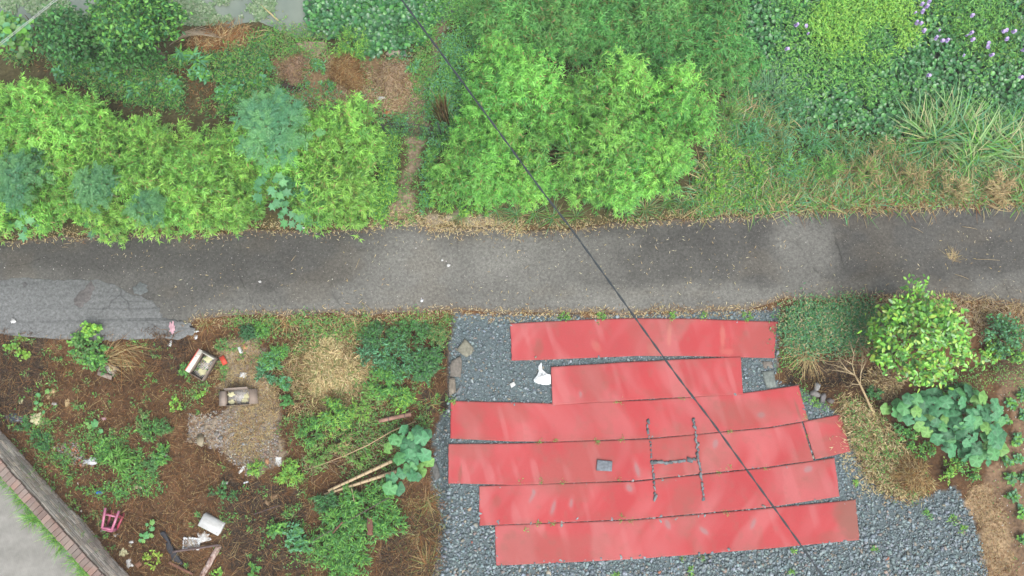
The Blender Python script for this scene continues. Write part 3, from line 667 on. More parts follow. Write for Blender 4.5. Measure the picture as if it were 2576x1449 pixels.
def litter(name, label, cat, poly, n, L, wd, cols, zoff=(.005, .03), pitch=(-.15, .25), kind='lance', bend=.3, mat='dry', w=None, fit=None, mask=None, jit=.25, soft=9, clump=1):
    us, vs = scatter(poly, n // clump, soft)
    if mask is not None: k = mask(us, vs); us, vs = us[k], vs[k]
    if clump > 1:
        cs_ = np.repeat(rng.uniform(2.5, 8, len(us)), clump); us = np.repeat(us, clump); vs = np.repeat(vs, clump); us = us + rng.normal(0, 1, len(us)) * cs_; vs = vs + rng.normal(0, 1, len(us)) * cs_
    x, y, z = gv(us, vs); n = len(x)
    on = (y < rt(x)) & (y > rb(x)); z = np.where(on, road_z(x, y), z)
    LN = L * U(.5, 1.4, n)
    me = leaf_mesh(name, kind, np.c_[x, y, z + U(*zoff, n)], U(0, 6.283, n), U(*pitch, n), rng.normal(0, .4, n), LN, wd * U(.7, 1.3, n), pal(cols, n, jit, w), M[mat], bend)
    return obj(name, me, label=label, cat=cat, kind='stuff')
def nmask(scale, thr, seed):
    def f(us, vs):
        x, y = pv(us, vs, 0); return fbm(x * scale, y * scale, seed) + U(-.08, .08, len(us)) > thr
    return f

# ---- upper left: trees at the pond
def tree(name, label, base, poly, zr, n_tips, lpt, kind, L, ar, cols, trunk_r=.04, ztop=None, jit=.2, mat='leaf', bark=(.17, .14, .11), group=None, nl=5):
    bx, by, bz = G(*base); t = thing(name, label, 'tree', (bx, by, bz), group)
    us, vs = scatter(poly, n_tips); c = np.mean(np.array(poly, float), 0); rad = np.max(np.hypot(*(np.array(poly) - c).T))
    e = np.hypot(us - c[0], vs - c[1]) / rad
    zz = zr[0] + (zr[1] - zr[0]) * np.clip(1 - e ** 2 * .8, 0, 1) * U(.35, 1.0, n_tips)
    x, y = pv(us, vs, zz); tips = np.c_[x - bx, y - by, zz - bz]
    tr = MB(); ks = rng.choice(n_tips, nl, replace=False); fork = tips.mean(0) * [.35, .35, .42]
    tr.tube([(0, 0, -.05), fork * .5 + rng.normal(0, .02, 3), fork], [trunk_r, trunk_r * .85, trunk_r * .7], bark, 7)
    limb = []
    cl = np.arctan2(tips[:, 1] - tips[:, 1].mean(), tips[:, 0] - tips[:, 0].mean()); order = np.argsort(cl); groups = np.array_split(order, nl)
    br = MB()
    for g in groups:
        m_ = tips[g].mean(0) * [1, 1, .85]; br.tube([fork, (fork + m_) / 2 + [0, 0, .05], m_], [trunk_r * .6, trunk_r * .45, trunk_r * .3], bark, 5)
        for i in g[::2]: br.tube([m_, (m_ + tips[i]) / 2, tips[i]], [trunk_r * .25, trunk_r * .18, .004], bark, 3)
    obj('trunk', tr.mesh('trunk', M['stem']), t); obj('limbs', br.mesh('limbs', M['stem']), t)
    n = n_tips * lpt; w = np.repeat(np.arange(n_tips), lpt); P = tips[w] + rng.normal(0, 1, (n, 3)) * [1, 1, .8] * U(.05, .11, n_tips)[w][:, None]; LN = L * U(.6, 1.25, n)
    young = U(.8, 1.25, n_tips)[w][:, None]
    obj('crown', leaf_mesh('crown', kind, P, U(0, 6.283, n), U(-.6, .35, n), rng.normal(0, .45, n), LN, LN * ar, pal(cols, n, jit) * young, M[mat], .15), t)
    return t
tree('broadleaf_tree', 'dark green broadleaf tree at the pond edge, far upper left', (190,165), [(95,60),(130,25),(190,15),(235,60),(240,130),(190,160),(110,130)], (.3, 1.5), 200, 14, 'oval', .10, .5, (DG, (.045, .12, .03), MG))
tree('broadleaf_tree', 'leafy mid green tree with bare grey lower limbs beside the pond', (425,158), [(225,50),(240,-20),(330,-40),(420,-20),(455,40),(440,90),(380,100),(330,120),(280,120),(235,90)], (.5, 2.0), 340, 14, 'oval', .10, .5, (MG, (.06, .15, .03), LG, DG), .05)
tree('broadleaf_tree', 'green sapling crown below the pond tree in the upper left', (330,190), [(210,110),(290,110),(380,110),(400,150),(330,165),(250,160)], (-.2, .7), 130, 13, 'oval', .09, .5, (MG, (.05, .14, .04)), .025)
tree('broadleaf_tree', 'pale green large leaved shrub tree at the far left edge', (70,130), [(-20,60),(20,48),(60,65),(90,95),(60,112),(10,105),(-20,95)], (.2, .9), 60, 10, 'round', .14, .8, (LG, (.14, .27, .09), BG), .03)
for i, (p0, p1) in enumerate([((20,30),(55,62)),((38,20),(80,58)),((8,12),(34,60)),((60,18),(90,52)),((-5,40),(30,70))]):
    a = G(*p1); b_ = pv(p0[0], p0[1], .3); mb = MB().tube([(0, 0, 0), ((b_[0] - a[0]) * .5, (b_[1] - a[1]) * .5, .5), (b_[0] - a[0], b_[1] - a[1], 1.1)], [.02, .016, .01], (.30, .25, .19), 5)
    o = obj('dead_sapling', mb.mesh('dead_sapling', M['stem']), label='%s bare dead sapling from the left in the top left corner' % ORD[sorted([20, 38, 8, 60, -5]).index(p0[0])], cat='stem', group='dead stems in the top left corner'); o.location = a
WEEDUP = [(0,130),(110,150),(220,150),(420,160),(560,140),(640,100),(700,130),(690,250),(560,290),(330,260),(180,200),(60,160)]
litter('low_weeds', 'mixed low green weeds on the bank between pond trees and bamboo', 'weeds', WEEDUP, 20000, .085, .026, (MG, LG, DG, OL), (.02, .25), (-.3, .6), 'lance4', .3, 'leaf', mask=nmask(1.3, .33, 301))
litter('dry_undergrowth', 'brown dead undergrowth on the upper left bank', 'undergrowth', WEEDUP, 3500, .11, .010, (BROWN1, BROWN2, RUST, STRAW2), (.01, .06))
for i, (u, v, r) in enumerate([(465,128,34),(495,145,26),(150,185,25),(590,215,30),(640,200,30),(560,235,26),(340,225,36),(270,190,30),(430,215,34),(500,190,30),(230,165,26)]):
    bush('broad_weed', ['tall weed with long pale leaves beside the pond tree', 'smaller pale leaved weed right of the long leaved one', 'small white flecked weed above the left thicket', 'round leaved green weed left of the clearing', 'broad green weed at the left rim of the clearing', 'low bright weed just above the bamboo tops', 'dark weed above the middle of the left thicket', 'shaded green weed under the pond trees', 'leafy weed between pond tree and bamboo', 'mid green weed below the bright long leaved weed', 'small dark weed left of the pond tree limbs'][i], 'weed', u, v, r, .4,
         'lance4' if i < 2 else 'oval', .22 if i < 2 else .10, .2 if i < 2 else .5, 90 if i < 2 else 160, (BG, LG) if i < 2 else (MG, BG, LG), droop=(-.2, .5))
heapdry = [(560,75),(640,85),(620,130),(520,140),(470,105)]
litter('dry_reeds', 'rust brown dead reeds fallen along the pond edge', 'reeds', heapdry, 1500, .28, .012, (RUST, BROWN1, STRAW2), (.02, .16), (-.1, .4), 'blade', .4)
for i in range(9):
    p0 = (430 + i * 4, 118 - i * 3); p1 = (520 + i * 6, 70 + i * 4); a = G(*p0); b_ = G(*p1)
    o = obj('fallen_reed', MB().tube([(0, 0, .08), ((b_[0] - a[0]) * .5, (b_[1] - a[1]) * .5, .22), (b_[0] - a[0], b_[1] - a[1], b_[2] - a[2] + .12)], [.012, .01, .006], (.34, .28, .20), 4).mesh('fallen_reed', M['stem']), label='%s pale dead reed from the top beside the pond tree' % ORD[8 - i], cat='reed', group='fallen reeds beside the pond tree'); o.location = a
# reeds with drooping leaves near the top middle
for i, (u, v, n_, L_) in enumerate([(722,72,70,.85),(765,52,60,.8),(682,88,22,.8),(915,48,44,.6)]):
    tuft('reed_clump', ['big drooping reed clump with yellow dead leaves at the pond corner', 'reed clump with hanging straw coloured leaves at the top edge', 'thin reed clump leaning over the pond water', 'green reed tuft standing among the round pond leaves'][i], 'reeds', u, v, n_, L_, .10, (LG, BG, STRAW, STRAW2, STRAW), .036, (.5, 1.2), (.1, 1.0), az=[(-2.2, .9), (1.2, 1.3), (-2.4, .4), (-1.4, 1.6)][i])
# duckweed and pond plants
POND_L = [(-20,0),(140,-30),(200,40),(460,-30),(700,-30),(690,30),(640,62),(520,70),(440,60),(200,60),(60,60)]
us, vs = scatter(POND_L, 8000); x, y = pv(us, vs, PONDZ); k = fbm(x * 2, y * 2, 311) > .38; x, y = x[k], y[k]; n_ = len(x)
obj('pond_weed', leaf_mesh('pond_weed', 'round', np.c_[x, y, PONDZ + U(.005, .03, n_)], U(0, 6.28, n_), U(-.1, .2, n_), 0, U(.03, .075, n_), U(.03, .07, n_), pal([(.20, .30, .17), (.14, .24, .11), (.28, .36, .23)], n_, .2), M['leaf']), label='pale floating water plants on the open pond', cat='water plants', kind='stuff')
HY1 = [(780,50),(790,-40),(1120,-40),(1090,40),(1060,105),(1010,120),(930,140),(860,70),(800,75)]
HY2 = [(1820,60),(1880,-40),(2680,-40),(2680,340),(2560,330),(2400,345),(2250,345),(2050,310),(1900,240)]
def hyacinth(name, label, poly, n, cols, zr=(.06, .26), L=(.07, .125), kind='round', ar=.95, mask=None, pitch=(-.25, .75), mat='gloss_leaf', w=None):
    us, vs = scatter(poly, n, 14)
    if mask is not None: k = mask(us, vs); us, vs = us[k], vs[k]
    n = len(us); x, y = pv(us, vs, PONDZ + .15); z = np.maximum(height(x, y), PONDZ) + U(*zr, n); LN = U(*L, n)
    return obj(name, leaf_mesh(name, kind, np.c_[x, y, z], U(0, 6.28, n), U(*pitch, n), rng.normal(0, .3, n), LN, LN * ar, pal(cols, n, .25, w), M[mat], .1), label=label, cat='water plants', kind='stuff')
hyacinth('water_hyacinth', 'dark round leaved water plants at the top middle of the pond', HY1, 3600, (DG, (.045, .15, .06), MG))
hyacinth('water_hyacinth', 'carpet of dark round leaved water plants in the upper right', HY2, 15000, (DG, (.042, .15, .055), MG, (.05, .17, .05)))
hyacinth('creeping_weed', 'feathery mid green weeds growing through the upper right water plants', HY2, 20000, (LG, MG, (.10, .29, .08)), (.16, .42), (.06, .12), 'lance4', .28, nmask(1.1, .53, 320), (-.4, .5), 'leaf')
hyacinth('creeping_weed', 'bright green weed islands in the upper right water plants', HY2, 13000, (LG, (.14, .36, .075), (.19, .42, .09)), (.25, .5), (.06, .12), 'lance4', .28, nmask(.75, .60, 326), (-.4, .5), 'leaf')
hyacinth('shore_weed', 'green weeds along the pond shore at the top middle', [(620,95),(700,60),(760,60),(800,75),(860,70),(900,130),(760,150),(640,140)], 2600, (MG, LG, OL), (.02, .2), (.05, .1), 'lance4', .25, nmask(1.8, .42, 327), (-.3, .6), 'leaf')
hyacinth('creeping_weed', 'lime green creeping weed mat near the top right', [(2020,80),(2090,-40),(2350,-40),(2310,70),(2290,110),(2190,160),(2070,140)], 9000, (YG, (.27, .51, .09), LG), (.22, .5), (.06, .12), 'lance4', .28, nmask(1.3, .46, 321), (-.4, .5), 'leaf')
hyacinth('creeping_weed', 'yellow green weeds between the purple flowers at the top right', [(2330,-40),(2680,-40),(2680,150),(2480,170),(2380,80)], 4500, ((.10, .23, .03), (.14, .28, .035), MG), (.18, .4), (.05, .10), 'lance4', .3, nmask(1.6, .45, 322), (-.4, .5), 'leaf')
FL = [(1160,38),(1225,15),(1200,50),(1172,95),(1122,88),(1120,185),(1150,178),(1185,228),(1265,298),(1328,293),(1350,308),(1550,110),(1530,250),(1505,258),(1540,292),(1685,322),(1685,352),(1680,410),(1788,225),(1850,235),(1818,290),(1812,228),(1213,553),(1915,568),(1928,385),(200,190),(297,187),(305,248),(135,357),(1310,218),(1490,415)]
fm = MB()
for k in range(9):
    a = k * 2.4; zz = .17 - .014 * k + .0; rr = .012 + .0042 * k
    V, Fc, C = leaf_arrays('round', np.tile([[math.cos(a) * rr * .4, math.sin(a) * rr * .4, zz]], (5, 1)), a + np.arange(5) * 1.2566, np.full(5, .35), np.zeros(5), np.full(5, .043), np.full(5, .036), np.tile([[.52, .42, .70]], (5, 1)) * (1 + rng.uniform(-.12, .12, (5, 1))))
    fm.add(V, [tuple(f) for f in Fc], C)
fme = fm.mesh('bloom', mat_attr('petal', .6, .3, .2)); sme = MB().tube([(0, 0, -.3), (0, 0, .16)], [.008, .006], (.1, .2, .05), 4).mesh('stalk', M['stem'])
for i, (a, b_) in enumerate(FL):
    u, v = 1932 + a / 3, b_ / 3; zz = PONDZ + .36; x, y = pv(u, v, zz + .12)
    lab = '%s pale purple flower head from the left among the water plants' % ORD[sorted(FL).index((a, b_))]
    t = thing('hyacinth_flower', lab, 'flower', (float(x), float(y), zz), 'purple flower heads among the water plants', (rng.normal(0, .2), rng.normal(0, .2), rng.uniform(0, 6.28)))
    s = .75 if (a, b_) in [(1505,258),(1122,88),(1310,218),(1490,415),(305,248)] else 1.15; t.scale = (.95, .95, .95) if s > 1 else (.55, .55, .55)
    obj('bloom', fme, t); obj('stalk', sme, t)
for i, (u, v, r, h, cs) in enumerate([(2035,230,85,.5,(BG,MG)),(2230,235,60,.5,(LG,MG)),(2470,225,52,.45,(LG,MG,BG)),(2560,215,40,.4,(MG,)),(2180,215,36,.4,(YG,LG)),(2060,20,45,.5,(MG,LG)),(1950,100,45,.4,(MG,BG)),(2520,35,36,.4,(BG,LG)),(1990,270,60,.45,(BG,MG)),(2290,290,60,.4,(MG,DG)),(2560,270,40,.4,(BG,MG))]):
    bush('pond_side_bush', ['blue green bushy weed left of the round leaved plants', 'soft mid green bush in the middle of the upper right weeds', 'feathery green bush right of the lone flower', 'green bush at the right edge beside a flower', 'yellow tinted bush above the tall grass', 'green bush at the top edge left of the lime mat', 'dark green bush beside the left group of flowers', 'blue green bush among the topmost flowers', 'low blue green bush above the fine grass clump', 'shaded green bush left of the tall grass', 'small bush at the right edge above the tall grass'][i], 'bush', u, v, r, h, 'lance4', .075, .3, int(r * 14), cs, zc=.2)

# ---- clearing
bush('bank_bush', 'bright narrow leaved bush at the top middle beside the broken slab', 'bush', 885, 105, 58, .6, 'lance4', .10, .22, 900, (LG, MG, YG))
bush('bank_bush', 'green bush on the upper bank left of the footpath end', 'bush', 1050, 70, 36, .5, 'lance4', .09, .3, 420, (LG, MG))
bush('bank_bush', 'small bush above the stone at the top middle', 'bush', 1010, 85, 40, .4, 'oval', .07, .6, 380, (DG, MG))
for i, (u, v, r) in enumerate([(1080,215,26),(1090,250,30),(1075,275,24),(1010,320,34),(985,335,22),(660,160,26),(700,240,26),(820,215,22),(800,160,24),(900,255,26),(1060,330,20),(1040,165,24),(1150,130,28)]):
    bush('clearing_weed', ['low weeds beside the upper footpath', 'green weeds left of the dead reed bundle', 'low weeds by the net fence top', 'dark green weeds behind the net fence', 'small weeds at the left post of the net', 'weeds left of the brown heaps', 'weeds below the dark left heap', 'weeds between the first two heaps', 'weeds below the broken slab', 'weeds at the foot of the middle heap', 'weeds at the right foot of the net', 'weeds where the footpath bends', 'weeds right of the upper end of the footpath'][i], 'weed', u, v, r, .3, 'lance4', .08, .28, int(r * 9), (MG, LG, BG))
litter('low_weeds', 'thin green weeds and dead stalks around the clearing heaps', 'weeds', [(640,120),(1080,110),(1090,300),(960,310),(700,280)], 2600, .09, .016, (MG, LG, OL, STRAW2, BROWN1), (.01, .10), (-.2, .5), 'lance4', .3, 'leaf', mask=nmask(1.7, .50, 330))
def heap(name, label, u, v, ru, rv, h, cols, n, mcol, L=.12, wd=.01, rot=0.0):
    x0, y0, z0 = G(u, v); t = thing(name, label, 'heap', (x0, y0, z0)); a, b_ = ru / 115, rv / 115
    nr, na = 8, 26; V = [(0, 0, h)]; F = []
    for i in range(1, nr + 1):
        for j in range(na):
            th = j * 2 * math.pi / na; f = i / nr; w = 1 + .22 * math.sin(2 * th + u) + .18 * math.sin(3 * th + u) + .1 * math.sin(5 * th + v)
            xx, yy = a * f * w * math.cos(th), b_ * f * w * math.sin(th); V.append((xx, yy, h * (1 - f ** 2) ** 1.2 - .05 * f + rng.normal(0, .012)))
    for j in range(na): F.append((0, 1 + j, 1 + (j + 1) % na))
    for i in range(nr - 1):
        for j in range(na): F.append((1 + i * na + j, 1 + (i + 1) * na + j, 1 + (i + 1) * na + (j + 1) % na, 1 + i * na + (j + 1) % na))
    V = np.array(V); C = np.array(mcol) * (1 + rng.uniform(-.3, .3, (len(V), 1)))
    obj('mound', MB().add(V, F, C).mesh('mound', M['ground'], smooth=True), t)
    f = np.sqrt(U(0, 1, n)); th = U(0, 6.283, n); w = 1 + .22 * np.sin(2 * th + u) + .18 * np.sin(3 * th + u) + .1 * np.sin(5 * th + v)
    P = np.c_[a * f * w * np.cos(th) * 1.05, b_ * f * w * np.sin(th) * 1.05, h * (1 - f ** 2) ** 1.2 - .04 * f + U(.005, .04, n)]; LN = L * U(.4, 1.4, n)
    az = th + rng.normal(0, .9, n) if rot is None else U(0, 6.283, n)
    obj('straw', leaf_mesh('straw', 'lance', P, az, U(-.45, .3, n), rng.normal(0, .4, n), LN, wd * U(.7, 1.3, n), pal(cols, n, .25), M['dry'], .3), t)
heap('compost_heap', 'left brown heap of dead plants with a dark lower side', 740, 185, 50, 48, .35, (BROWN1, STRAW2, (.36, .26, .17), (.3, .2, .12)), 1200, (.22, .15, .10))
litter('dead_litter', 'pale tan dead straw scattered over the clearing', 'litter', [(690,150),(830,140),(1050,150),(1060,290),(960,300),(700,260)], 2600, .14, .010, ((.5, .4, .26), STRAW, (.42, .32, .21)), (.02, .12), soft=14, mask=nmask(2, .47, 337))
heap('compost_heap', 'dark grey brown low heap below the left heap', 725, 222, 34, 26, .15, (BROWN2, (.1, .075, .06)), 260, (.06, .048, .042))  # low mound, darker than the heap above it
heap('compost_heap', 'middle heap of matted golden brown straw in the clearing', 877, 190, 56, 56, .4, (STRAW2, (.30, .19, .075), RUST, BROWN1), 2200, (.20, .125, .055))
heap('compost_heap', 'right brown heap of dead grass beside the footpath', 985, 205, 58, 52, .35, (STRAW2, (.42, .32, .21), (.34, .25, .16), BROWN1), 1800, (.27, .20, .13))
litter('low_weeds', 'green weeds crowding both sides of the footpath', 'weeds', [(1160,60),(1210,60),(1190,200),(1155,320),(1095,400),(1080,540),(1058,540),(1065,400),(1105,300),(1130,200)], 4000, .085, .024, (MG, LG, BG), (.02, .25), (-.3, .6), 'lance4', .3, 'leaf', mask=nmask(2, .30, 336), soft=5)
hyacinth('shore_weed', 'green weeds at the top edge where the footpath meets the pond', [(1060,-40),(1230,-40),(1215,50),(1150,55),(1110,45),(1080,60)], 2600, (LG, MG, (.12, .32, .08)), (.05, .3), (.06, .12), 'lance4', .28, None, (-.3, .6), 'leaf')
litter('low_weeds', 'low green weeds along the upper footpath', 'weeds', [(1050,110),(1085,60),(1100,60),(1075,200),(1060,240),(1040,170)], 1500, .075, .022, (MG, LG, OL), (.01, .15), (-.3, .6), 'lance4', .3, 'leaf', soft=8, clump=5)
litter('low_weeds', 'green weeds right of the upper footpath', 'weeds', [(1120,90),(1160,70),(1150,200),(1120,300),(1090,310),(1095,220)], 2600, .08, .024, (MG, LG, BG), (.01, .2), (-.3, .6), 'lance4', .3, 'leaf', soft=7, clump=5)
litter('low_weeds', 'green weeds left of the footpath foot', 'weeds', [(960,330),(1005,340),(1000,420),(995,500),(960,545),(930,545),(960,450)], 2600, .08, .024, (MG, LG, YG), (.02, .25), (-.3, .6), 'lance4', .3, 'leaf', soft=5)
litter('low_weeds', 'fresh green weeds invading the clearing floor', 'weeds', [(640,110),(1000,140),(1100,100),(1080,320),(960,310),(700,280)], 5000, .08, .022, (MG, LG, BG), (.01, .14), (-.3, .6), 'lance4', .3, 'leaf', mask=nmask(1.9, .53, 335))
litter('dead_litter', 'trodden dead leaves on the clearing and footpath', 'litter', CLEARING, 2200, .08, .012, (STRAW2, (.4, .31, .2), (.33, .25, .16)), (.002, .02))
litter('dead_litter', 'dead leaves trodden into the footpath', 'litter', PATH, 900, .06, .010, (STRAW2, (.3, .24, .16), BROWN1), (.002, .015))
litter('low_weeds', 'sparse green weeds overgrowing the footpath edges', 'weeds', PATH, 1500, .07, .02, (MG, LG, OL), (.01, .12), (-.3, .6), 'lance4', .3, 'leaf', soft=15, clump=6)
litter('low_weeds', 'green weeds growing through the straw band on the right', 'weeds', [(2110,1000),(2180,1010),(2270,1110),(2330,1210),(2300,1262),(2180,1190)], 1400, .06, .02, (MG, LG, OL), (.02, .14), (-.3, .6), 'lance4', .3, 'leaf', soft=8, clump=9)
# dead reed bundle by the path
x0, y0, z0 = G(1119, 306); t = thing('reed_bundle', 'upright bundle of dry brown reeds beside the footpath', 'reeds', (x0, y0, z0)); n_ = 150
P = np.c_[U(-.11, .11, n_), U(-.10, .10, n_), np.zeros(n_)]
obj('stalks', leaf_mesh('stalks', 'blade', P, U(0, 6.28, n_), U(1.35, 1.65, n_), U(0, 3, n_), U(.9, 1.6, n_), .02, pal((STRAW2, BROWN1, BROWN2, OL), n_, .25), M['dry'], U(-.05, .1, n_)), t)

# ---- shrubs in and below the left thicket
def feathery(name, label, u, v, rpx, h, n_ros, zc, dim=.72):
    x0, y0 = pv(u, v, zc); x0, y0 = float(x0), float(y0); zg = float(height(np.array([x0]), np.array([y0]))[0]); R = rpx / 115
    t = thing(name, label, 'shrub', (x0, y0, zg)); H_ = zc - zg + h * .5; st = MB(); st.tube([(0, 0, 0), (.02, .01, H_ * .5), (0, 0, H_ * .8)], [.03, .025, .02], (.2, .19, .1), 6)
    a = np.arange(n_ros) * 2.39996 + rng.normal(0, .3, n_ros); r = R * np.sqrt((np.arange(n_ros) + .5) / n_ros) * U(.7, 1.25, n_ros); z = H_ - h * (r / R) ** 2 * .8 + rng.normal(0, .05, n_ros); P = []; AZ = []; PT = []; LN = []; CO = []
    for i in range(n_ros):
        c = np.array([math.cos(a[i]) * r[i], math.sin(a[i]) * r[i], z[i]]); st.tube([(0, 0, H_ * .6), c * [.6, .6, .9], c], [.014, .01, .006], (.2, .2, .1), 3)
        k = rng.uniform(0, 1); base = (np.array([.10, .30, .155]) * (1 - k) + np.array([.18, .43, .16]) * k) * dim
        for f in range(7):
            fa = f * .9 + rng.uniform(0, 6.28); el = rng.uniform(-.3, .45); fl = rng.uniform(.17, .26); dv = np.array([math.cos(fa) * math.cos(el), math.sin(fa) * math.cos(el), math.sin(el)])
            for s in np.linspace(.2, 1, 7):
                for sd_ in (-1, 1): P.append(c + dv * fl * s - [0, 0, .05 * s * s]); AZ.append(fa + sd_ * .95); PT.append(el - .15); LN.append(.075 * (1.15 - .5 * s)); CO.append(base)
    n = len(P); LN = np.array(LN); CO = np.array(CO) * U(.85, 1.15, n)[:, None]
    obj('stems', st.mesh('stems', M['stem']), t); obj('foliage', leaf_mesh('foliage', 'lance', np.array(P), np.array(AZ), np.array(PT), rng.normal(0, .3, n), LN, LN * .34, CO, M['leaf'], .1), t)
feathery('feathery_shrub', 'blue green feathery leaved shrub rising out of the left thicket', 682, 318, 76, .5, 70, 2.0, .86)
feathery('feathery_shrub', 'feathery blue green shrub at the left picture edge', 35, 450, 62, .5, 46, 1.5)
feathery('feathery_shrub', 'small feathery shrub half hidden low in the left thicket', 235, 470, 42, .35, 26, 1.75)
feathery('feathery_shrub', 'feathery shrub beside the road below the left thicket', 365, 520, 34, .3, 20, 1.5)
def lobed(name, label, u, v, rpx, n, zc, L=.24, cols=((.085, .25, .11), (.065, .20, .085), (.10, .28, .10)), kind='lobed', ar=1.0):
    x0, y0 = pv(u, v, zc); x0, y0 = float(x0), float(y0); zg = float(height(np.array([x0]), np.array([y0]))[0]); R = rpx / 115; H_ = zc - zg
    t = thing(name, label, 'shrub', (x0, y0, zg)); st = MB(); me_cache = {}
    a = np.arange(n) * 2.39996; r = R * np.sqrt((np.arange(n) + .5) / n)
    vs_ = [leaf_mesh('leaf', kind, np.zeros((1, 3)), 0, 0, 0, 1, ar, [c], M['big_leaf'], .18) for c in cols]
    for i in range(n):
        p = np.array([math.cos(a[i]) * r[i], math.sin(a[i]) * r[i], H_ - .35 * (r[i] / R) ** 2 + rng.normal(0, .06)]); st.tube([(0, 0, 0), p * [.5, .5, .7], p], [.012, .008, .003], (.18, .2, .09), 3)
        o = obj('leaf', vs_[i % len(vs_)], t); o.location = p; az = a[i] + rng.normal(0, .5); o.rotation_euler = Matrix.Rotation(az, 3, 'Z').to_euler(); s = L * rng.uniform(.7, 1.15); o.scale = (s, s, s)
        o.rotation_euler = (Matrix.Rotation(az, 3, 'Z') @ Matrix.Rotation(rng.uniform(-.05, .4), 3, 'Y') @ Matrix.Rotation(rng.normal(0, .25), 3, 'X')).to_euler()
    obj('stems', st.mesh('stems', M['stem']), t)
    return t
lobed('lobed_shrub', 'shrub with large lobed blue green leaves at the thicket edge above the road', 745, 505, 52, 44, 1.2)
lobed('lobed_shrub', 'lobed leaved branch half covered by bamboo left of the large one', 672, 468, 34, 18, 1.55)
lobed('lobed_shrub', 'plant with broad lobed leaves at the left edge above the road', 38, 535, 44, 20, .9, .22)
lobed('lobed_shrub', 'dark lobed leaved plant hanging over the road edge', 232, 560, 24, 12, .6, .2, (MG, (.045, .13, .06)))

# ---- right bank: grasses and weeds between bamboo and road
RBANK = [(1760,440),(1800,330),(1830,215),(1880,225),(2000,320),(2200,345),(2330,360),(2640,400),(2640,505),(2400,508),(2200,516),(1990,526),(1740,540)]
def grass(name, label, poly, n, L, wd, cols, el=(.2, 1.2), bend=(.3, 1.1), mask=None, az=None, mat='leaf', w=None):
    us, vs = scatter(poly, n, 10)
    if mask is not None: k = mask(us, vs); us, vs = us[k], vs[k]
    n = len(us); x, y, z = gv(us, vs); LN = L * U(.45, 1.25, n)
    a = U(0, 6.283, n) if az is None else rng.normal(az[0], az[1], n)
    return obj(name, leaf_mesh(name, 'blade', np.c_[x, y, z], a, U(*el, n), rng.normal(0, .5, n), LN, wd * U(.6, 1.3, n), pal(cols, n, .25, w), M[mat], U(*bend, n)), label=label, cat='grass', kind='stuff')
grass('bank_grass', 'long tangled green grass on the right roadside bank', RBANK, 11000, .38, .017, (MG, LG, BG, OL, STRAW2, STRAW, (.3, .32, .16)), mask=nmask(.8, .34, 340))
grass('bank_grass', 'dry straw coloured grass mixed into the right bank', [(2050,440),(2300,420),(2640,410),(2640,512),(2300,516),(2000,526),(1950,490)], 11000, .30, .016, (STRAW, STRAW2, (.40, .30, .15), BROWN1, RUST), (.1, .9))
litter('low_weeds', 'small leaved lime green weeds right of the bamboo', 'weeds', [(1750,400),(1790,340),(1960,340),(1990,420),(1960,500),(1880,520),(1760,530)], 7000, .05, .02, (YG, LG, MG, (.14, .28, .03)), (.02, .2), (-.3, .5), 'lance4', .2, 'leaf', mask=nmask(1.5, .44, 341))
litter('low_weeds', 'mixed green weeds along the right bank', 'weeds', RBANK, 14000, .07, .020, (LG, MG, LG, BG), (.02, .18), (-.3, .5), 'lance4', .2, 'leaf', mask=nmask(1.2, .40, 342))
litter('dead_litter', 'brown dead leaves between the weeds of the right bank', 'litter', RBANK, 2500, .09, .012, (BROWN1, RUST, STRAW2), (.005, .06))
TG = [(2300,330,90,.75),(2345,360,120,.8),(2400,345,130,.85),(2455,375,130,.85),(2510,385,130,.8),(2570,395,130,.8),(2370,315,70,.75),(2430,420,110,.6)]
for i, (u, v, n_, L_) in enumerate(TG):
    tuft('tall_grass', ['leftmost tuft of the tall arching grass in the right bank', 'second tuft of the tall arching grass from its left end', 'tuft in the middle of the tall pale grass', 'dense tuft right of the middle of the tall grass', 'tuft of tall grass near the right edge', 'tuft of tall grass cut by the right edge', 'upright back tuft of the tall grass with dry heads', 'low front tuft of the tall grass'][i], 'grass', u, v, n_, L_, .2, ((.22, .38, .14), (.27, .42, .18), LG, BG, (.44, .42, .22)), .032, (.5, 1.3), (.8, 1.45), 'tall grass tufts in the right bank')
for i, (u, v, r, cs) in enumerate([(1885,330,60,(BG,MG)),(1960,345,55,(BG,OL)),(2050,355,55,(MG,BG)),(2140,365,55,(BG,MG,OL)),(2220,385,50,(OL,STRAW2,MG)),(1830,290,55,(MG,LG,OL)),(2080,425,46,(LG,MG)),(2180,440,46,(OL,LG,STRAW2)),(1990,420,46,(LG,BG)),(1830,390,44,(YG,LG)),(1900,440,50,(YG,LG,MG)),(1800,470,44,(YG,LG)),(2290,450,50,(STRAW2,OL)),(2400,470,50,(STRAW2,STRAW,OL)),(2520,470,50,(STRAW,STRAW2))]):
    bush('bank_weed', '%s grassy weed from the left on the right roadside bank' % ORD[sorted([1885,1960,2050,2140,2220,1830.5,2080,2180,1990,1830,1900,1800,2290,2400,2520]).index(1830.5 if (u, v) == (1830,290) else u)], 'weed', u, v, r, .42, 'lance4', .17 if YG not in cs else .06, .09 if YG not in cs else .45, int(r * 8), cs, droop=(-.3, .9))
for i, (u, v, n_, L_) in enumerate([(1925,240,170,.75),(1965,265,120,.7),(1880,235,90,.6)]):
    tuft('fine_grass', ['blue green fine grass fountain right of the bamboo top', 'fine grass tuft below the blue green fountain', 'small fine grass tuft touching the bamboo'][i], 'grass', u, v, n_, L_, .12, (BG, (.13, .27, .14), (.16, .28, .13)), .010, (.4, 1.2), (.6, 1.5))
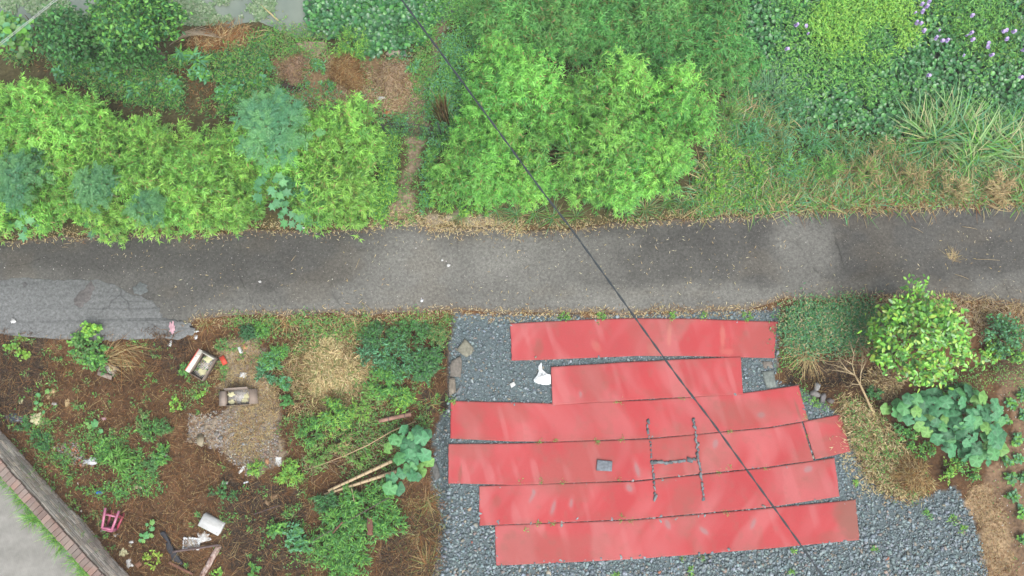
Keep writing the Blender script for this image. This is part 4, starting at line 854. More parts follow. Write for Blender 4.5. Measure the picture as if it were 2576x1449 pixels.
RG = [(1250,530,60,.42),(1302,540,80,.5),(1345,535,60,.4),(1390,548,55,.45),(1530,520,60,.4),(1575,532,60,.5),(1625,525,80,.5),(1680,505,80,.5),(1715,515,60,.4),(1450,545,40,.4),(1160,545,50,.25),(1430,425,60,.55),(1165,335,60,.6),(1185,355,40,.5),(1740,505,50,.35)]
for i, (u, v, n_, L_) in enumerate(RG):
    tuft('grass_tuft', '%s tuft from the left of the long thin grass along the upper road edge' % ORD[sorted(q[0] for q in RG if q[1] > 480).index(u)] if v > 480 else ['fountain of thin grass showing through the lower bamboo', 'pale grass spray right of the net fence', 'lower pale grass spray right of the net fence'][i - 11] if i < 14 else 'grass tuft', 'grass', u, v, n_, L_, .06, (BG, LG, MG, (.2, .28, .12), STRAW2), .009, (.3, 1.1), (.3, 1.4), 'grass tufts along the upper road edge' if v > 480 else None, z=None if v > 480 else .9 if i == 11 else None)
for i, (u, v, r) in enumerate([(1085,500,30),(1120,520,26),(1170,525,28),(1080,430,22),(1215,520,30),(1090,395,20),(950,540,34),(900,550,30),(985,480,20),(860,560,22)]):
    bush('verge_weed', ['low bright weeds at the foot of the path right side', 'small leaved weeds right of the path foot', 'weeds under the right thicket near the path', 'weeds beside the middle of the path', 'weeds at the lower rim of the right thicket', 'weeds below the net fence', 'bright weeds left of the path foot', 'weeds on the verge left of the path', 'weeds beside the path under the left thicket', 'small weeds on the verge below the lobed shrub'][i], 'weed', u, v, r, .28, 'lance4', .075, .25, int(r * 10), (LG, YG, MG))
# straw along the road edges
def edge_litter(name, label, top, u0, u1, n, spread, cols, L=.075):
    us = U(u0, u1, n); x = pv(us, np.full(n, 560.), 0)[0] if top else pv(us, np.full(n, 785.), 0)[0]
    y = (rt(x) + .04 if top else rb(x) - .04) + rng.normal(0, spread, n)
    on = (y < rt(x)) & (y > rb(x)); z = np.where(on, road_z(x, y), height(x, y)); LN = L * U(.5, 1.5, n)
    return obj(name, leaf_mesh(name, 'lance', np.c_[x, y, z + U(.004, .02, n)], U(0, 6.28, n), U(-.1, .2, n), rng.normal(0, .3, n), LN, .013 * U(.7, 1.3, n), pal(cols, n, .25), M['dry'], .2), label=label, cat='litter', kind='stuff')
DRYC = (STRAW, STRAW2, (.50, .42, .26), BROWN1)
edge_litter('dead_leaves', 'dead bamboo leaves along the upper road edge', True, -20, 2600, 5200, .10, DRYC)
edge_litter('dead_leaves', 'dead leaves along the lower road edge', False, 460, 2600, 3600, .08, DRYC)
edge_litter('dead_leaves', 'heavy drift of dead leaves at the foot of the path', True, 930, 1320, 1500, .13, (STRAW, (.5, .42, .26), STRAW2))
us = U(-20, 2600, 900); vs = U(560, 790, 900); x, y = pv(us, vs, 0); k = (y < rt(x)) & (y > rb(x)) & (fbm(x * .9, y * .9, 350) > .42); x, y = x[k], y[k]; n_ = len(x); LN = .07 * U(.4, 1.3, n_)
obj('dead_leaves', leaf_mesh('dead_leaves', 'lance', np.c_[x, y, road_z(x, y) + .008], U(0, 6.28, n_), 0, rng.normal(0, .2, n_), LN, LN * .17, pal(((.5, .44, .3), STRAW, STRAW2), n_, .2), M['dry']), label='single dead bamboo leaves lying on the road', cat='litter', kind='stuff')

# ---- lower left plot
PLOT = [(-40,850),(480,850),(500,805),(1135,795),(1130,1000),(1090,1060),(1085,1200),(1110,1300),(1090,1480),(340,1480),(0,1080),(-40,1060)]
def not_rust(us, vs):
    x, y = pv(us, vs, 0); k = fbm(x * .9, y * .9, 360) + U(-.08, .08, len(us)) > .525
    for p in ([(130,925),(450,925),(480,1060),(300,1085),(150,1060)], [(430,1060),(700,1050),(720,1460),(400,1460),(440,1200)]): k &= ~(inpoly(us, vs, p) & (U(0, 1, len(us)) < .7))
    return k
def not_dark(us, vs):
    k = np.ones(len(us), bool)
    for p in PALE: k &= ~(inpoly(us, vs, p) & (U(0, 1, len(us)) < .8))
    for p in DARKSOIL: k &= ~(inpoly(us, vs, p) & (U(0, 1, len(us)) < .72))
    return k
litter('dry_undergrowth', 'reddish brown dead grass covering the lower left plot', 'undergrowth', PLOT, 30000, .10, .0075, (BROWN1, RUST, BROWN2, BROWN2, STRAW2, (.24, .13, .055)), (.005, .07), (-.2, .5), 'lance', .4, mask=not_dark)
for p in DARKSOIL[:4]: litter('dark_twigs', ['black brown rotting twigs in the dark left corner of the plot', 'dark rotting twigs below the road patch end', 'dark dead twigs in the lower middle of the plot', 'dark twigs at the bottom right of the plot'][DARKSOIL.index(p)], 'twigs', p, 1300, .16, .008, ((.05, .035, .025), (.09, .06, .04), BROWN2, BROWN1), (.01, .09), (-.1, .4), 'blade', .3)
litter('low_weeds', 'small creeping green weeds over the lower left plot', 'weeds', PLOT, 24000, .06, .024, (MG, LG, (.08, .19, .05), OL), (.01, .10), (-.2, .5), 'lance4', .2, 'leaf', mask=not_rust, clump=16)
litter('dry_undergrowth', 'long brown grass stalks matted over the lower left plot', 'undergrowth', PLOT, 6000, .26, .0045, (BROWN1, RUST, STRAW2, BROWN2, (.3, .19, .09)), (.02, .10), (-.12, .25), 'blade', .25)
litter('low_weeds', 'denser creeping weeds beside the brick wall', 'weeds', [(60,1080),(200,1080),(330,1110),(440,1130),(420,1220),(300,1260),(220,1240),(130,1150)], 6500, .06, .024, (MG, LG, (.07, .17, .04)), (.01, .1), (-.2, .5), 'lance4', .2, 'leaf', mask=nmask(1.5, .44, 361), clump=12)
litter('low_weeds', 'narrow leaved green weeds in the right half of the lower left plot', 'weeds', [(760,1040),(900,1030),(1060,1000),(1080,1080),(980,1220),(1010,1300),(780,1260),(720,1180)], 4500, .075, .018, (MG, LG, OL, (.1, .2, .05)), (.02, .16), (-.3, .5), 'lance4', .3, 'leaf', mask=nmask(1.3, .43, 362))
litter('low_weeds', 'low weeds along the upper rim of the lower left plot', 'weeds', [(560,800),(1135,795),(1135,850),(900,850),(760,860),(600,850)], 3500, .06, .018, (MG, LG, OL), (.02, .12), (-.3, .5), 'lance4', .3, 'leaf', mask=nmask(1.4, .42, 363))
litter('dead_litter', 'pale straw and dead leaves strewn around the cartons', 'litter', [(550,860),(650,860),(700,960),(690,1080),(640,1160),(570,1140),(600,1040),(540,960)], 3800, .11, .010, (STRAW, STRAW2, (.42, .33, .18)), (.004, .05))
heap('straw_heap', 'pale yellow straw heap in the lower left plot', 838, 930, 82, 88, .14, ((.58, .48, .25), (.70, .60, .34), (.54, .44, .22), STRAW, STRAW2, OL), 6500, (.32, .25, .12), .19, .014)
litter('dead_litter', 'pale straw spilled around the yellow straw heap', 'litter', [(750,850),(920,810),(960,860),(950,1010),(850,1050),(740,1030),(710,960)], 6500, .18, .012, ((.58, .48, .26), STRAW, STRAW2, BROWN1, OL), (.01, .08), soft=26)
BL = [ # u, v, r, h, kind, L, ar, n, cols, label
 (215,872,52,.55,'oval',.07,.6,620,(MG,LG,(.11,.22,.06)),'leafy green bush below the pale road patch'),
 (250,915,36,.35,'oval',.06,.6,300,(MG,LG),'lower part bush next to the half hidden carton'),
 (222,828,22,.5,'oval',.08,.7,110,(YG,LG),'yellow green shoot on top of the leafy bush'),
 (45,865,44,.18,'round',.05,1,150,(YG,(.2,.3,.06),LG),'yellow green ivy leaved weed in the dark left corner'),
 (70,885,24,.16,'round',.05,1,80,(YG,(.2,.3,.06)),'small yellow leaved weed below the ivy leaved one'),
 (622,840,26,.4,'lance4',.08,.35,260,(DG,(.04,.12,.05)),'dark blue green shrub nearest the cartons'),
 (655,832,26,.35,'lance4',.07,.3,220,(MG,LG),'light feathery weed right of the dark shrub'),
 (680,912,36,.4,'lance4',.08,.25,380,(MG,LG,BG),'feathery green weed left of the straw heap'),
 (705,880,26,.35,'lance4',.07,.25,220,(LG,MG),'small feathery weed above the left rim of the straw heap'),
 (665,942,28,.35,'lance4',.08,.3,240,(BG,DG),'dark feathery weed below the feathery ones'),
 (712,965,22,.3,'lance4',.08,.3,150,(MG,BG),'little weed at the left foot of the straw heap'),
 (722,1008,18,.25,'oval',.06,.5,90,(MG,),'small round weed right of the open carton'),
 (955,845,56,.3,'lance4',.075,.32,620,((.045,.13,.05),MG),None),(1040,830,60,.28,'lance4',.07,.32,620,(MG,(.05,.14,.045)),None),(1000,905,66,.42,'lance4',.08,.32,800,((.04,.125,.05),BG,MG),None),(1085,905,44,.35,'lance4',.08,.32,480,(MG,(.045,.13,.05)),None),(930,890,40,.3,'lance4',.075,.32,400,((.04,.12,.05),BG),None),(1105,845,36,.22,'lance4',.065,.32,340,(MG,OL),None),(1060,930,40,.38,'lance4',.085,.32,420,((.06,.17,.07),MG),None),
 (965,965,50,.4,'lance4',.10,.24,480,(LG,MG),'bright narrow leaved bush below the dark ground cover'),
 (1015,1000,42,.4,'lance4',.09,.24,400,(LG,MG,YG),'narrow leaved bush left of the gravel edge stones'),
 (935,1000,34,.3,'lance4',.09,.24,260,(OL,LG),'olive green bush at the right foot of the straw heap'),
 (838,1045,46,.6,'lance4',.10,.2,620,(LG,YG,MG),'bright bamboo like bush below the straw heap'),
 (905,1035,34,.4,'lance4',.09,.2,280,(OL,LG,YG),'yellowish narrow leaved bush beside the clay pipe'),
 (780,1090,40,.4,'lance4',.09,.2,340,(MG,LG),'green bush left of the dead cane'),
 (850,1110,46,.35,'lance4',.09,.2,360,(OL,LG,STRAW2),'thin bush under the dead cane twigs'),
 (800,1150,46,.3,'lance4',.09,.2,320,(LG,OL),'thin green bush left of the bamboo poles'),
 (725,1190,36,.35,'lance4',.09,.22,300,(YG,LG),'small yellow green bush left of the bamboo poles'),
 (900,1150,36,.25,'lance4',.08,.2,220,(OL,LG),'thin weeds just above the bamboo poles'),
 (960,1245,46,.4,'lance4',.10,.22,420,(MG,LG),'green bush below the left pumpkin plant'),
 (890,1260,44,.45,'lance4',.10,.22,440,(MG,LG),'green bush below the bamboo pole ends'),
 (820,1265,36,.4,'lance4',.10,.22,300,(MG,DG),'dark bush left of the bush row below the poles'),
 (850,1320,60,.55,'lance4',.10,.22,760,(LG,MG),'bright leafy bush in the bottom middle'),
 (930,1330,56,.5,'lance4',.10,.22,620,(MG,LG),'leafy bush right of the bottom middle one'),
 (985,1320,40,.4,'lance4',.10,.22,340,(MG,LG),'bush at the right end of the bottom thicket'),
 (880,1395,60,.5,'lance4',.10,.22,760,(LG,MG),'leafy bush at the bottom edge'),
 (815,1370,44,.45,'lance4',.10,.22,420,(MG,LG),'leafy bush left of the bottom edge one'),
 (850,1440,60,.45,'lance4',.09,.24,620,(LG,MG),'bush cut by the bottom edge, middle left'),
 (735,1345,34,.35,'oval',.07,.55,220,(MG,BG),'round leaved bush reaching left from the bottom thicket'),
 (695,1330,24,.3,'oval',.07,.55,130,(LG,MG),'leftmost round leaved shoot of the bottom thicket'),
 (760,1375,30,.3,'oval',.07,.55,180,(MG,BG),'round leaved bush below the leftmost shoot'),
 (300,1155,38,.3,'lance4',.17,.16,150,(LG,(.1,.25,.04)),'star shaped green weed beside the grey plastic bag'),
 (262,1135,34,.2,'lance4',.06,.4,240,(MG,LG),'creeping weed above the grey plastic bag'),
 (335,1190,34,.2,'lance4',.06,.4,220,(MG,LG),'creeping weed below the star shaped weed'),
 (372,1085,34,.35,'lance4',.08,.3,260,((.1,.2,.06),LG,MG),'pale green weed left of the tan stone'),
 (405,1075,26,.3,'lance4',.08,.3,180,(MG,(.1,.2,.06)),'weed right of the pale green weed'),
 (395,1145,32,.3,'lance4',.08,.3,230,(MG,LG),'weed below the pale green weeds'),
 (375,1175,24,.25,'lance4',.07,.3,160,((.11,.22,.08),MG),'greyish green weed above the scattered yellow scraps'),
 (355,1050,26,.25,'lance4',.07,.3,150,(MG,OL),'small weed above the pale green weeds'),
 (500,988,16,.15,'oval',.05,.6,70,(YG,LG),'tiny bright weed left of the open carton'),
 (445,1018,22,.15,'oval',.05,.6,90,(LG,YG),'tiny bright weed above the stone rubble'),
 (100,1110,34,.2,'lance4',.06,.4,240,(MG,DG),'dark creeping weed beside the top of the brick wall'),
 (55,1070,24,.2,'lance4',.07,.3,140,(DG,MG),'dark weed over the blue tarp'),
 (385,1405,26,.12,'oval',.05,.6,110,(YG,(.3,.4,.06)),'yellow green lettuce like weed left of the black board'),
 (640,1440,24,.15,'oval',.06,.6,110,(MG,LG),'small weed at the bottom edge right of the peeling board'),
 (545,1445,20,.12,'oval',.05,.6,70,(YG,LG),'tiny bright weed at the bottom edge beside the boards'),
 (560,1240,44,.2,'lance4',.06,.35,200,(DG,MG),'sparse dark weed right of the small white can'),
 (470,930,26,.2,'lance4',.07,.3,150,(MG,LG),'weed left of the red and white carton'),
 (560,870,22,.2,'lance4',.07,.3,130,(MG,OL),'weed above the red and white carton'),
 (640,1180,22,.2,'lance4',.08,.25,130,(LG,YG),'bright weed below the white board scrap')]
for u, v, r, h, kd, L_, ar, n_, cs, lab in BL:
    if lab is None: bush('ground_cover_bush', '%s dark ground cover bush from the left, right of the straw heap' % ORD[sorted(q[0] for q in BL if q[9] is None).index(u)], 'bush', u, v, r, h, kd, L_, ar, int(n_ * 1.6), cs, group='ground cover right of the straw heap', flat=.35)
    else: bush('weed_bush', lab, 'weed', u, v, r, h, kd, L_, ar, int(n_ * 1.25), cs)
# dry grass tufts
tuft('dry_grass', 'tangled dry grass tuft arching below the pale road patch', 'grass', 262, 900, 170, .75, .12, (STRAW2, (.34, .24, .11), BROWN1, STRAW), .012, (.4, 1.1), (.2, 1.1), az=(.35, .75), mat='dry')
tuft('dry_grass', 'dry grass stalks spreading right toward the red carton', 'grass', 300, 870, 110, .8, .1, (STRAW2, BROWN1, RUST), .011, (.3, .9), (.1, .6), az=(-.45, .35), mat='dry')
for i, (u, v, n_, L_, az) in enumerate([(520,812,60,.3,None),(620,815,60,.3,None),(720,808,50,.3,None),(1075,1260,70,.4,(-1.2,.8)),(1060,1340,80,.45,(-1.5,.8)),(1075,1420,90,.45,(1.6,.9)),(1090,1010,40,.3,None)]):
    tuft('dry_grass', ['dry grass tuft on the road edge above the red carton', 'dry grass tuft on the road edge right of the carton', 'dry grass tuft on the road edge left of the straw heap', 'brown grass tuft at the gravel edge below the left pumpkin', 'brown grass tuft at the gravel edge, middle of the lower rim', 'brown grass tuft at the gravel edge on the bottom edge', 'dry tuft beside the upper gravel edge stones'][i], 'grass', u, v, n_, L_, .1, (STRAW2, BROWN1, RUST, OL), .010, (.3, 1.0), (.1, 1.0), az=az, mat='dry')
grass('dry_undergrowth', 'long brown dead grass on the gravel rim at the bottom middle', [(1020,1260),(1110,1230),(1120,1330),(1100,1480),(1030,1480),(1000,1380)], 1900, .22, .008, (BROWN1, RUST, STRAW2, OL), (.0, .7), mat='dry')
# grass behind the brick wall
for i in range(30):
    f = .1 + i * .19 + rng.uniform(-.05, .05); q_ = A + d * f - nrm * (WT + rng.uniform(.04, .34)); u, v = to_px(q_[0], q_[1], .1)
    t = tuft('wall_grass', '%s grass tuft from the upper end behind the brick wall' % ORD[i], 'grass', float(u), float(v), 95, .30, .12, (LG, (.11, .25, .04), MG, YG), .011, (.3, 1.1), (.5, 1.5), 'grass tufts behind the brick wall', z=.02)
    t.location = (q_[0], q_[1], .02)
bush('weed_bush', 'small bright leafy weed in the grass behind the wall', 'weed', 182, 1400, 26, .3, 'lance4', .1, .25, 140, (YG, LG))

# ---- right side: ground cover, shrub, fruit tree, straw, pumpkin, vegetable bed
COVER = [(1965,800),(2000,770),(2080,765),(2180,762),(2205,800),(2190,850),(2140,880),(2090,865),(2040,885),(1975,865)]
litter('ground_cover', 'dense dark green ground cover between road and ditch on the right', 'ground cover', COVER, 8500, .075, .024, ((.06, .20, .09), MG, (.08, .24, .11), (.14, .28, .11), (.3, .28, .14)), (.02, .17), (-.3, .5), 'lance4', .2, 'leaf', soft=17)
litter('ground_cover', 'green weeds fringing the right edge of the gravel', 'ground cover', [(1950,880),(2000,870),(2010,960),(2050,1010),(2100,1040),(2060,1060),(1990,970),(1950,930)], 900, .04, .018, (MG, LG), (.005, .06), (-.2, .5), 'lance4', .2, 'leaf', mask=nmask(2.5, .48, 370))
litter('dry_undergrowth', 'grey brown dead grass on the right verge below the road', 'undergrowth', [(2180,755),(2400,752),(2640,780),(2640,860),(2480,860),(2400,800),(2250,800),(2150,880)], 3800, .14, .009, (STRAW2, BROWN1, (.33, .27, .18)), (.01, .08), (-.1, .5), 'blade', .4)
litter('dry_undergrowth', 'dead stalks and wet leaves in the ditch on the right', 'undergrowth', [(1960,885),(2230,890),(2260,960),(2180,1000),(2050,985),(1960,950)], 1500, .12, .009, (BROWN1, BROWN2, STRAW2), (.005, .05))
litter('low_weeds', 'green weeds on the soil around the fruit tree', 'weeds', [(2180,980),(2330,960),(2560,880),(2640,900),(2640,990),(2500,960),(2450,1010),(2250,1020)], 1800, .05, .018, (MG, LG, OL), (.01, .09), (-.2, .5), 'lance4', .2, 'leaf', mask=nmask(1.6, .5, 371))
tree('fruit_tree', 'small fruit tree with glossy bright green leaves beside the road', (2275,885), [(2190,800),(2240,770),(2280,745),(2300,708),(2325,715),(2345,745),(2400,780),(2440,820),(2475,885),(2478,920),(2430,930),(2380,955),(2320,970),(2260,940),(2210,920),(2200,870)], (.25, 1.75), 175, 15, 'oval', .115, .5, ((.13, .36, .04), (.19, .43, .05), (.10, .29, .05), (.06, .18, .035), (.26, .40, .06)), .035, mat='gloss_leaf', bark=(.2, .17, .12))
bush('weed_bush', 'rounded dark green shrub at the right edge below the road', 'shrub', 2535, 840, 62, .6, 'oval', .06, .55, 1100, (MG, (.05, .15, .06), BG))
bush('weed_bush', 'yellow green leafy skirt of the shrub at the right edge', 'shrub', 2500, 880, 34, .35, 'oval', .06, .55, 360, (LG, YG))
bush('weed_bush', 'low yellow green weed under the right edge shrub', 'weed', 2560, 890, 30, .3, 'oval', .055, .55, 260, (LG, YG, MG))
heap('straw_heap', 'heap of dry leaves under the fruit tree', 2230, 965, 60, 50, .2, (STRAW2, (.36, .28, .17), STRAW, BROWN1), 1600, (.2, .14, .08), .10, .018)
ST = [(2110,1000),(2180,1010),(2215,1060),(2270,1110),(2280,1180),(2330,1210),(2300,1262),(2220,1240),(2180,1190),(2150,1130),(2120,1070)]
litter('dead_litter', 'band of pale dead bamboo leaves along the right gravel edge', 'litter', ST, 5200, .14, .014, ((.56, .46, .25), (.62, .53, .31), STRAW, STRAW2, BROWN1, OL), (.005, .12), (-.25, .3))
litter('dead_litter', 'loose pale leaves spilled over the gravel right of the mats', 'litter', [(2090,1100),(2160,1090),(2200,1180),(2260,1240),(2180,1240),(2130,1190)], 420, .08, .014, (STRAW, (.5, .43, .25)), (.02, .05))
heap('straw_heap', 'golden brown heap of dead grass at the gravel edge', 2285, 1192, 60, 44, .28, (STRAW2, (.37, .26, .10), RUST, STRAW), 2600, (.22, .14, .06), .16, .010)
for i, (u, v, r, cs) in enumerate([(2290,1105,34,(MG,LG)),(2330,1130,30,(MG,LG)),(2410,1160,34,(LG,MG)),(2390,1185,34,(LG,YG)),(2275,1080,24,(MG,)),(2450,1190,26,(LG,MG)),(2205,985,26,(DG,MG)),(2400,975,34,(MG,DG)),(2370,1000,26,(MG,LG))]):
    bush('weed_bush', ['sparse weed below the left tip of the large pumpkin', 'weed under the pumpkin leaves, lower left', 'green weed below the pumpkin patch', 'yellow green grass like weed beneath the pumpkin', 'small weed left of the pumpkin patch', 'weed at the lower right of the pumpkin patch', 'dark weed beside the dead branch', 'dark weed between fruit tree and pumpkin', 'weed at the upper rim of the pumpkin patch'][i], 'weed', u, v, r, .25, 'oval', .05, .5, int(r * 7), cs)
# pumpkin leaves: broad, five cornered, slightly cupped
def pumpkin_leaf(seed, col):
    r = np.random.default_rng(seed); na = 20; V = [(0, 0, -.02)]; C = [np.array(col) * 1.25]; F = []
    for ring in (.5, 1.0):
        for j in range(na):
            th = j * 2 * math.pi / na; w = 1 + .10 * math.cos(5 * th) + r.normal(0, .02); notch = 1 - .45 * max(0, 1 - abs(((th - math.pi + math.pi) % (2 * math.pi)) - math.pi) / .32)
            rr = ring * w * (notch if ring == 1 else (1 + notch) / 2); vein = .035 * math.cos(5 * th) * ring
            V.append((rr * math.cos(th), rr * math.sin(th) * 1.02, .10 * (1 - ring) - .16 * ring ** 3 + vein + r.normal(0, .012))); C.append(np.array(col) * (1.3 if abs(math.cos(2.5 * th)) > .93 and ring < 1 else r.uniform(.8, 1.0) if ring < 1 else r.uniform(1.0, 1.2)))
    for j in range(na):
        k = (j + 1) % na; F += [(0, 1 + j, 1 + k), (1 + j, 1 + na + j, 1 + na + k, 1 + k)]
    return MB().add(V, F, np.array(C)).mesh('leaf', M['big_leaf'], smooth=True)
PL = [pumpkin_leaf(i, c) for i, c in enumerate([(.055, .19, .085), (.068, .225, .10), (.042, .145, .066), (.075, .235, .08), (.13, .28, .07)])]
def pumpkin(name, label, pts, zr, size, root):
    bx, by, bz = G(*root); t = thing(name, label, 'plant', (bx, by, bz)); st = MB(); cen = np.mean(pts, 0)
    for i, (u, v) in enumerate(pts):
        zz = rng.uniform(*zr); x, y = pv(u, v, zz); o = obj('leaf', PL[rng.integers(0, 4) if rng.uniform() > .12 else 4], t); o.location = (x - bx, y - by, zz - bz)
        s = size * rng.uniform(.78, 1.15); o.scale = (s, s, s); ax = math.atan2(-(v - cen[1]), u - cen[0]) + rng.normal(0, .8)
        o.rotation_euler = (Matrix.Rotation(ax, 3, 'Z') @ Matrix.Rotation(rng.uniform(-.15, .55), 3, 'Y') @ Matrix.Rotation(rng.normal(0, .28), 3, 'X')).to_euler()
        g = np.array([(x - bx) * .9, (y - by) * .9, 0.02]); st.tube([g, g + [0, 0, (zz - bz) * .6], np.array(o.location) - [0, 0, .01]], [.008, .007, .005], (.16, .26, .08), 4)
    for k in range(5):
        u, v = pts[rng.integers(len(pts))]; x, y = pv(u, v, 0); st.tube([(0, 0, .02), ((x - bx) * .5 + .05, (y - by) * .5, .03), (x - bx, y - by, .03)], .01, (.16, .25, .08), 5)
    obj('vine', st.mesh('vine', M['stem']), t)
p1 = [(1290,380),(1220,350),(1120,350),(1040,420),(1100,430),(1180,400),(1215,440),(1250,410),(990,485),(1120,490),(1080,560),(1200,500),(1270,540),(1190,580),(1300,590),(1240,650),(1160,640),(1105,670),(1020,715),(1070,790),(1010,790),(1180,690),(1210,705),(1150,450),(1150,545)]
pumpkin('pumpkin_plant', 'small pumpkin plant with broad leaves at the left gravel edge', [(644 + a / 3, 966 + b_ / 3) for a, b_ in p1], (.1, .42), .145, (1040, 1160))
pp = [(1932 + a / 3, 966 + b_ / 3) for a, b_ in [(870,200),(930,140),(1010,90),(1250,60),(1350,60),(1520,40),(1620,70),(1650,120),(1735,160),(1755,220),(1765,400),(1775,450),(1745,530),(1670,590),(1560,590),(1440,550),(1340,480),(1230,400),(1130,310),(1010,260),(890,225)]]
pumpkin('pumpkin_plant', 'large patch of pumpkin with many blue green leaves on the right', poisson(pp, 16.5, 3000), (.15, .62), .138, (2420, 1080))
# seedlings with a few large round leaves in the plot
def seedling(label, leaves, root):
    bx, by, bz = G(*root); t = thing('squash_seedling', label, 'plant', (bx, by, bz)); st = MB()
    for u, v, r in leaves:
        x, y = pv(u, v, bz + .12); o = obj('leaf', PL[rng.integers(3, 5)], t); o.location = (x - bx, y - by, .12); s = r / 120; o.scale = (s, s * .85, s); o.rotation_euler = (rng.normal(0, .2), rng.normal(0, .2), rng.uniform(0, 6.28)); st.tube([(0, 0, 0), ((x - bx) * .6, (y - by) * .6, .08), (x - bx, y - by, .115)], .006, (.2, .3, .1), 4)
    obj('stem', st.mesh('stem', M['stem']), t)
seedling('squash seedling with three round leaves in the left of the plot', [(237,1065,11),(224,1073,7),(219,1066,5),(253,1085,7)], (232, 1075))
seedling('squash seedling with several round leaves above the black board', [(382,1314,8),(369,1320,5),(382,1330,7),(368,1347,10),(380,1348,7),(354,1347,6),(353,1360,6),(360,1362,6)], (368, 1340))
seedling('withered squash vine with yellow leaves at the left edge', [(95,993,6),(90,1013,6),(118,985,7),(102,1017,6),(109,1037,5),(88,1029,5),(98,995,5)], (100, 1010))
BP = [(2545,1013,13),(2555,1106,15),(2562,1148,10),(2532,1166,11),(2542,1203,12),(2545,1249,12),(2565,1289,14),(2572,1043,10),(2535,1056,7),(2574,1353,12),(2570,993,10),(2575,1200,8)]
for i, (u, v, r) in enumerate(BP):
    bush('cabbage_seedling', '%s vegetable plant from the top in the bare bed at the right edge' % ORD[sorted(q[1] for q in BP).index(v)], 'vegetable', u, v, r, .12, 'oval', .085, .7, 46, (BG, LG, (.12, .27, .12)), group='young vegetables in the right hand bed', droop=(-.1, .7), zc=.05)
litter('low_weeds', 'tiny weeds and white specks in the vegetable bed', 'weeds', [(2500,1000),(2600,960),(2620,1480),(2560,1480),(2500,1230)], 300, .04, .02, (MG, LG, (.5, .5, .48)), (.01, .03), (-.2, .4), 'lance4', .2, 'leaf')
litter('dry_undergrowth', 'fine dry grass on the sandy strip beside the gravel', 'undergrowth', BEDSIDE, 2600, .08, .007, (STRAW2, BROWN1, RUST, STRAW), (.003, .03), mask=nmask(1.5, .42, 372))
# weeds on the gravel and in the mat seams
SW = [(1358,1112,9),(1398,1108,9),(1498,1109,7),(1564,1106,10),(1561,1009,10),(1716,1001,6),(1311,1211,9),(1361,1211,8),(1418,1213,11),(1555,1204,9),(1388,1316,12),(1352,1316,7),(1568,1306,16),(1590,1311,9),(1834,1084,9),(1808,1186,9),(1835,1177,11),(1824,1288,7),(1505,1113,5),(1768,1400,9),(1718,1408,7),(2027,1050,7),(2030,1098,5),(1925,1177,8),(1320,1330,5),(1550,1009,8)]
for i, (u, v, r) in enumerate(SW):
    bush('seam_weed', '%s tiny weed from the left among those in the red mat seams' % ORD[sorted(SW).index((u, v, r))], 'weed', u, v, r, .05, 'lance4', .035, .4, 14 + r * 4, (LG, OL, (.13, .24, .05)), group='tiny weeds in the mat seams', zc=.03)
GW = [(2335,1293,14,'bright green weed standing alone on the gravel, lower right'),(2395,1305,16,'thin weed on the gravel near the sandy strip'),(2425,1330,12,'low weed on the gravel rim, lower right'),(2150,1213,10,'small weed right of the fifth mat'),(2050,1012,14,'weed beside the stones at the right mat ends'),(1140,1008,7,'tiny weed at the left end of the third mat'),(1740,1438,12,'weed at the bottom edge below the lowest mat'),(1995,1385,8,'tiny weed under the right end of the lowest mat'),(2200,1382,9,'little weed at the bottom right of the gravel'),(1990,1440,8,'tiny weed at the bottom edge below the cable'),(1420,797,20,'flat grass patch between road and first mat, left'),(1510,795,18,'flat grass patch between road and first mat, middle'),(1690,793,14,'small weeds between road and first mat'),(1770,794,10,'tiny bright weed between road and first mat'),(1880,797,16,'dark weed at the road edge above the first mat'),(1550,1450,10,'weed at the bottom edge, middle')]
for u, v, r, lab in GW: bush('gravel_weed', lab, 'weed', u, v, r, .07, 'lance4', .045, .35, 20 + r * 5, (LG, MG, YG), zc=.03)

# ================================================================== cables
def cable(name, label, pts, z0, z1, r, col, strands=1):
    p = np.array(pts, float); q = np.r_[[p[0] - (p[1] - p[0]) * 2.5], p, [p[-1] + (p[-1] - p[-2]) * 2.5]]
    L = np.r_[0, np.cumsum(np.hypot(*np.diff(q, axis=0).T))]; s = np.linspace(0, 1, 140); uu = np.interp(s, L / L[-1], q[:, 0]); vv = np.interp(s, L / L[-1], q[:, 1])
    for _ in range(6): uu[1:-1] = (uu[:-2] + 2 * uu[1:-1] + uu[2:]) / 4; vv[1:-1] = (vv[:-2] + 2 * vv[1:-1] + vv[2:]) / 4
    zz = z0 + (z1 - z0) * s; x, y = pv(uu, vv, zz); P = np.c_[x, y, zz]; mb = MB(); dd = P[-1] - P[0]; dd /= np.linalg.norm(dd); sx = np.cross(dd, [0, 0, 1]); sx /= np.linalg.norm(sx); sy = np.cross(sx, dd)
    if strands > 1:
        s = np.linspace(0, 1, 700); P = np.stack([np.interp(s, np.linspace(0, 1, 140), P[:, i]) for i in range(3)], 1)
        for k in range(strands):
            ph = s * 2 * math.pi * 26 + k * 2 * math.pi / strands; mb.tube(P + (np.cos(ph)[:, None] * sx + np.sin(ph)[:, None] * sy) * r * 1.02, r, col, 6)
    else: mb.tube(P, r, col, 6)
    off = P.mean(0); o = obj(name, mb.mesh(name, mat_plain(name, col, .55, .1, 20), off, True), label=label, cat='cable'); o.location = off
cable('overhead_cable', 'dark twisted overhead cable crossing the picture diagonally', [(1011,0),(1144,180),(1287,375),(1365,483),(1428,563),(1495,656),(1581,776),(1665,893),(1718,966),(1788,1056),(1932,1256),(2009,1363),(2065,1443)], 7.2, 5.2, .0078, (.034, .044, .052), 2)
cable('overhead_wire', 'upper thin pale wire across the top left corner', [(0,108),(70,54),(136,0)], 8, 8, .0032, (.36, .38, .38))
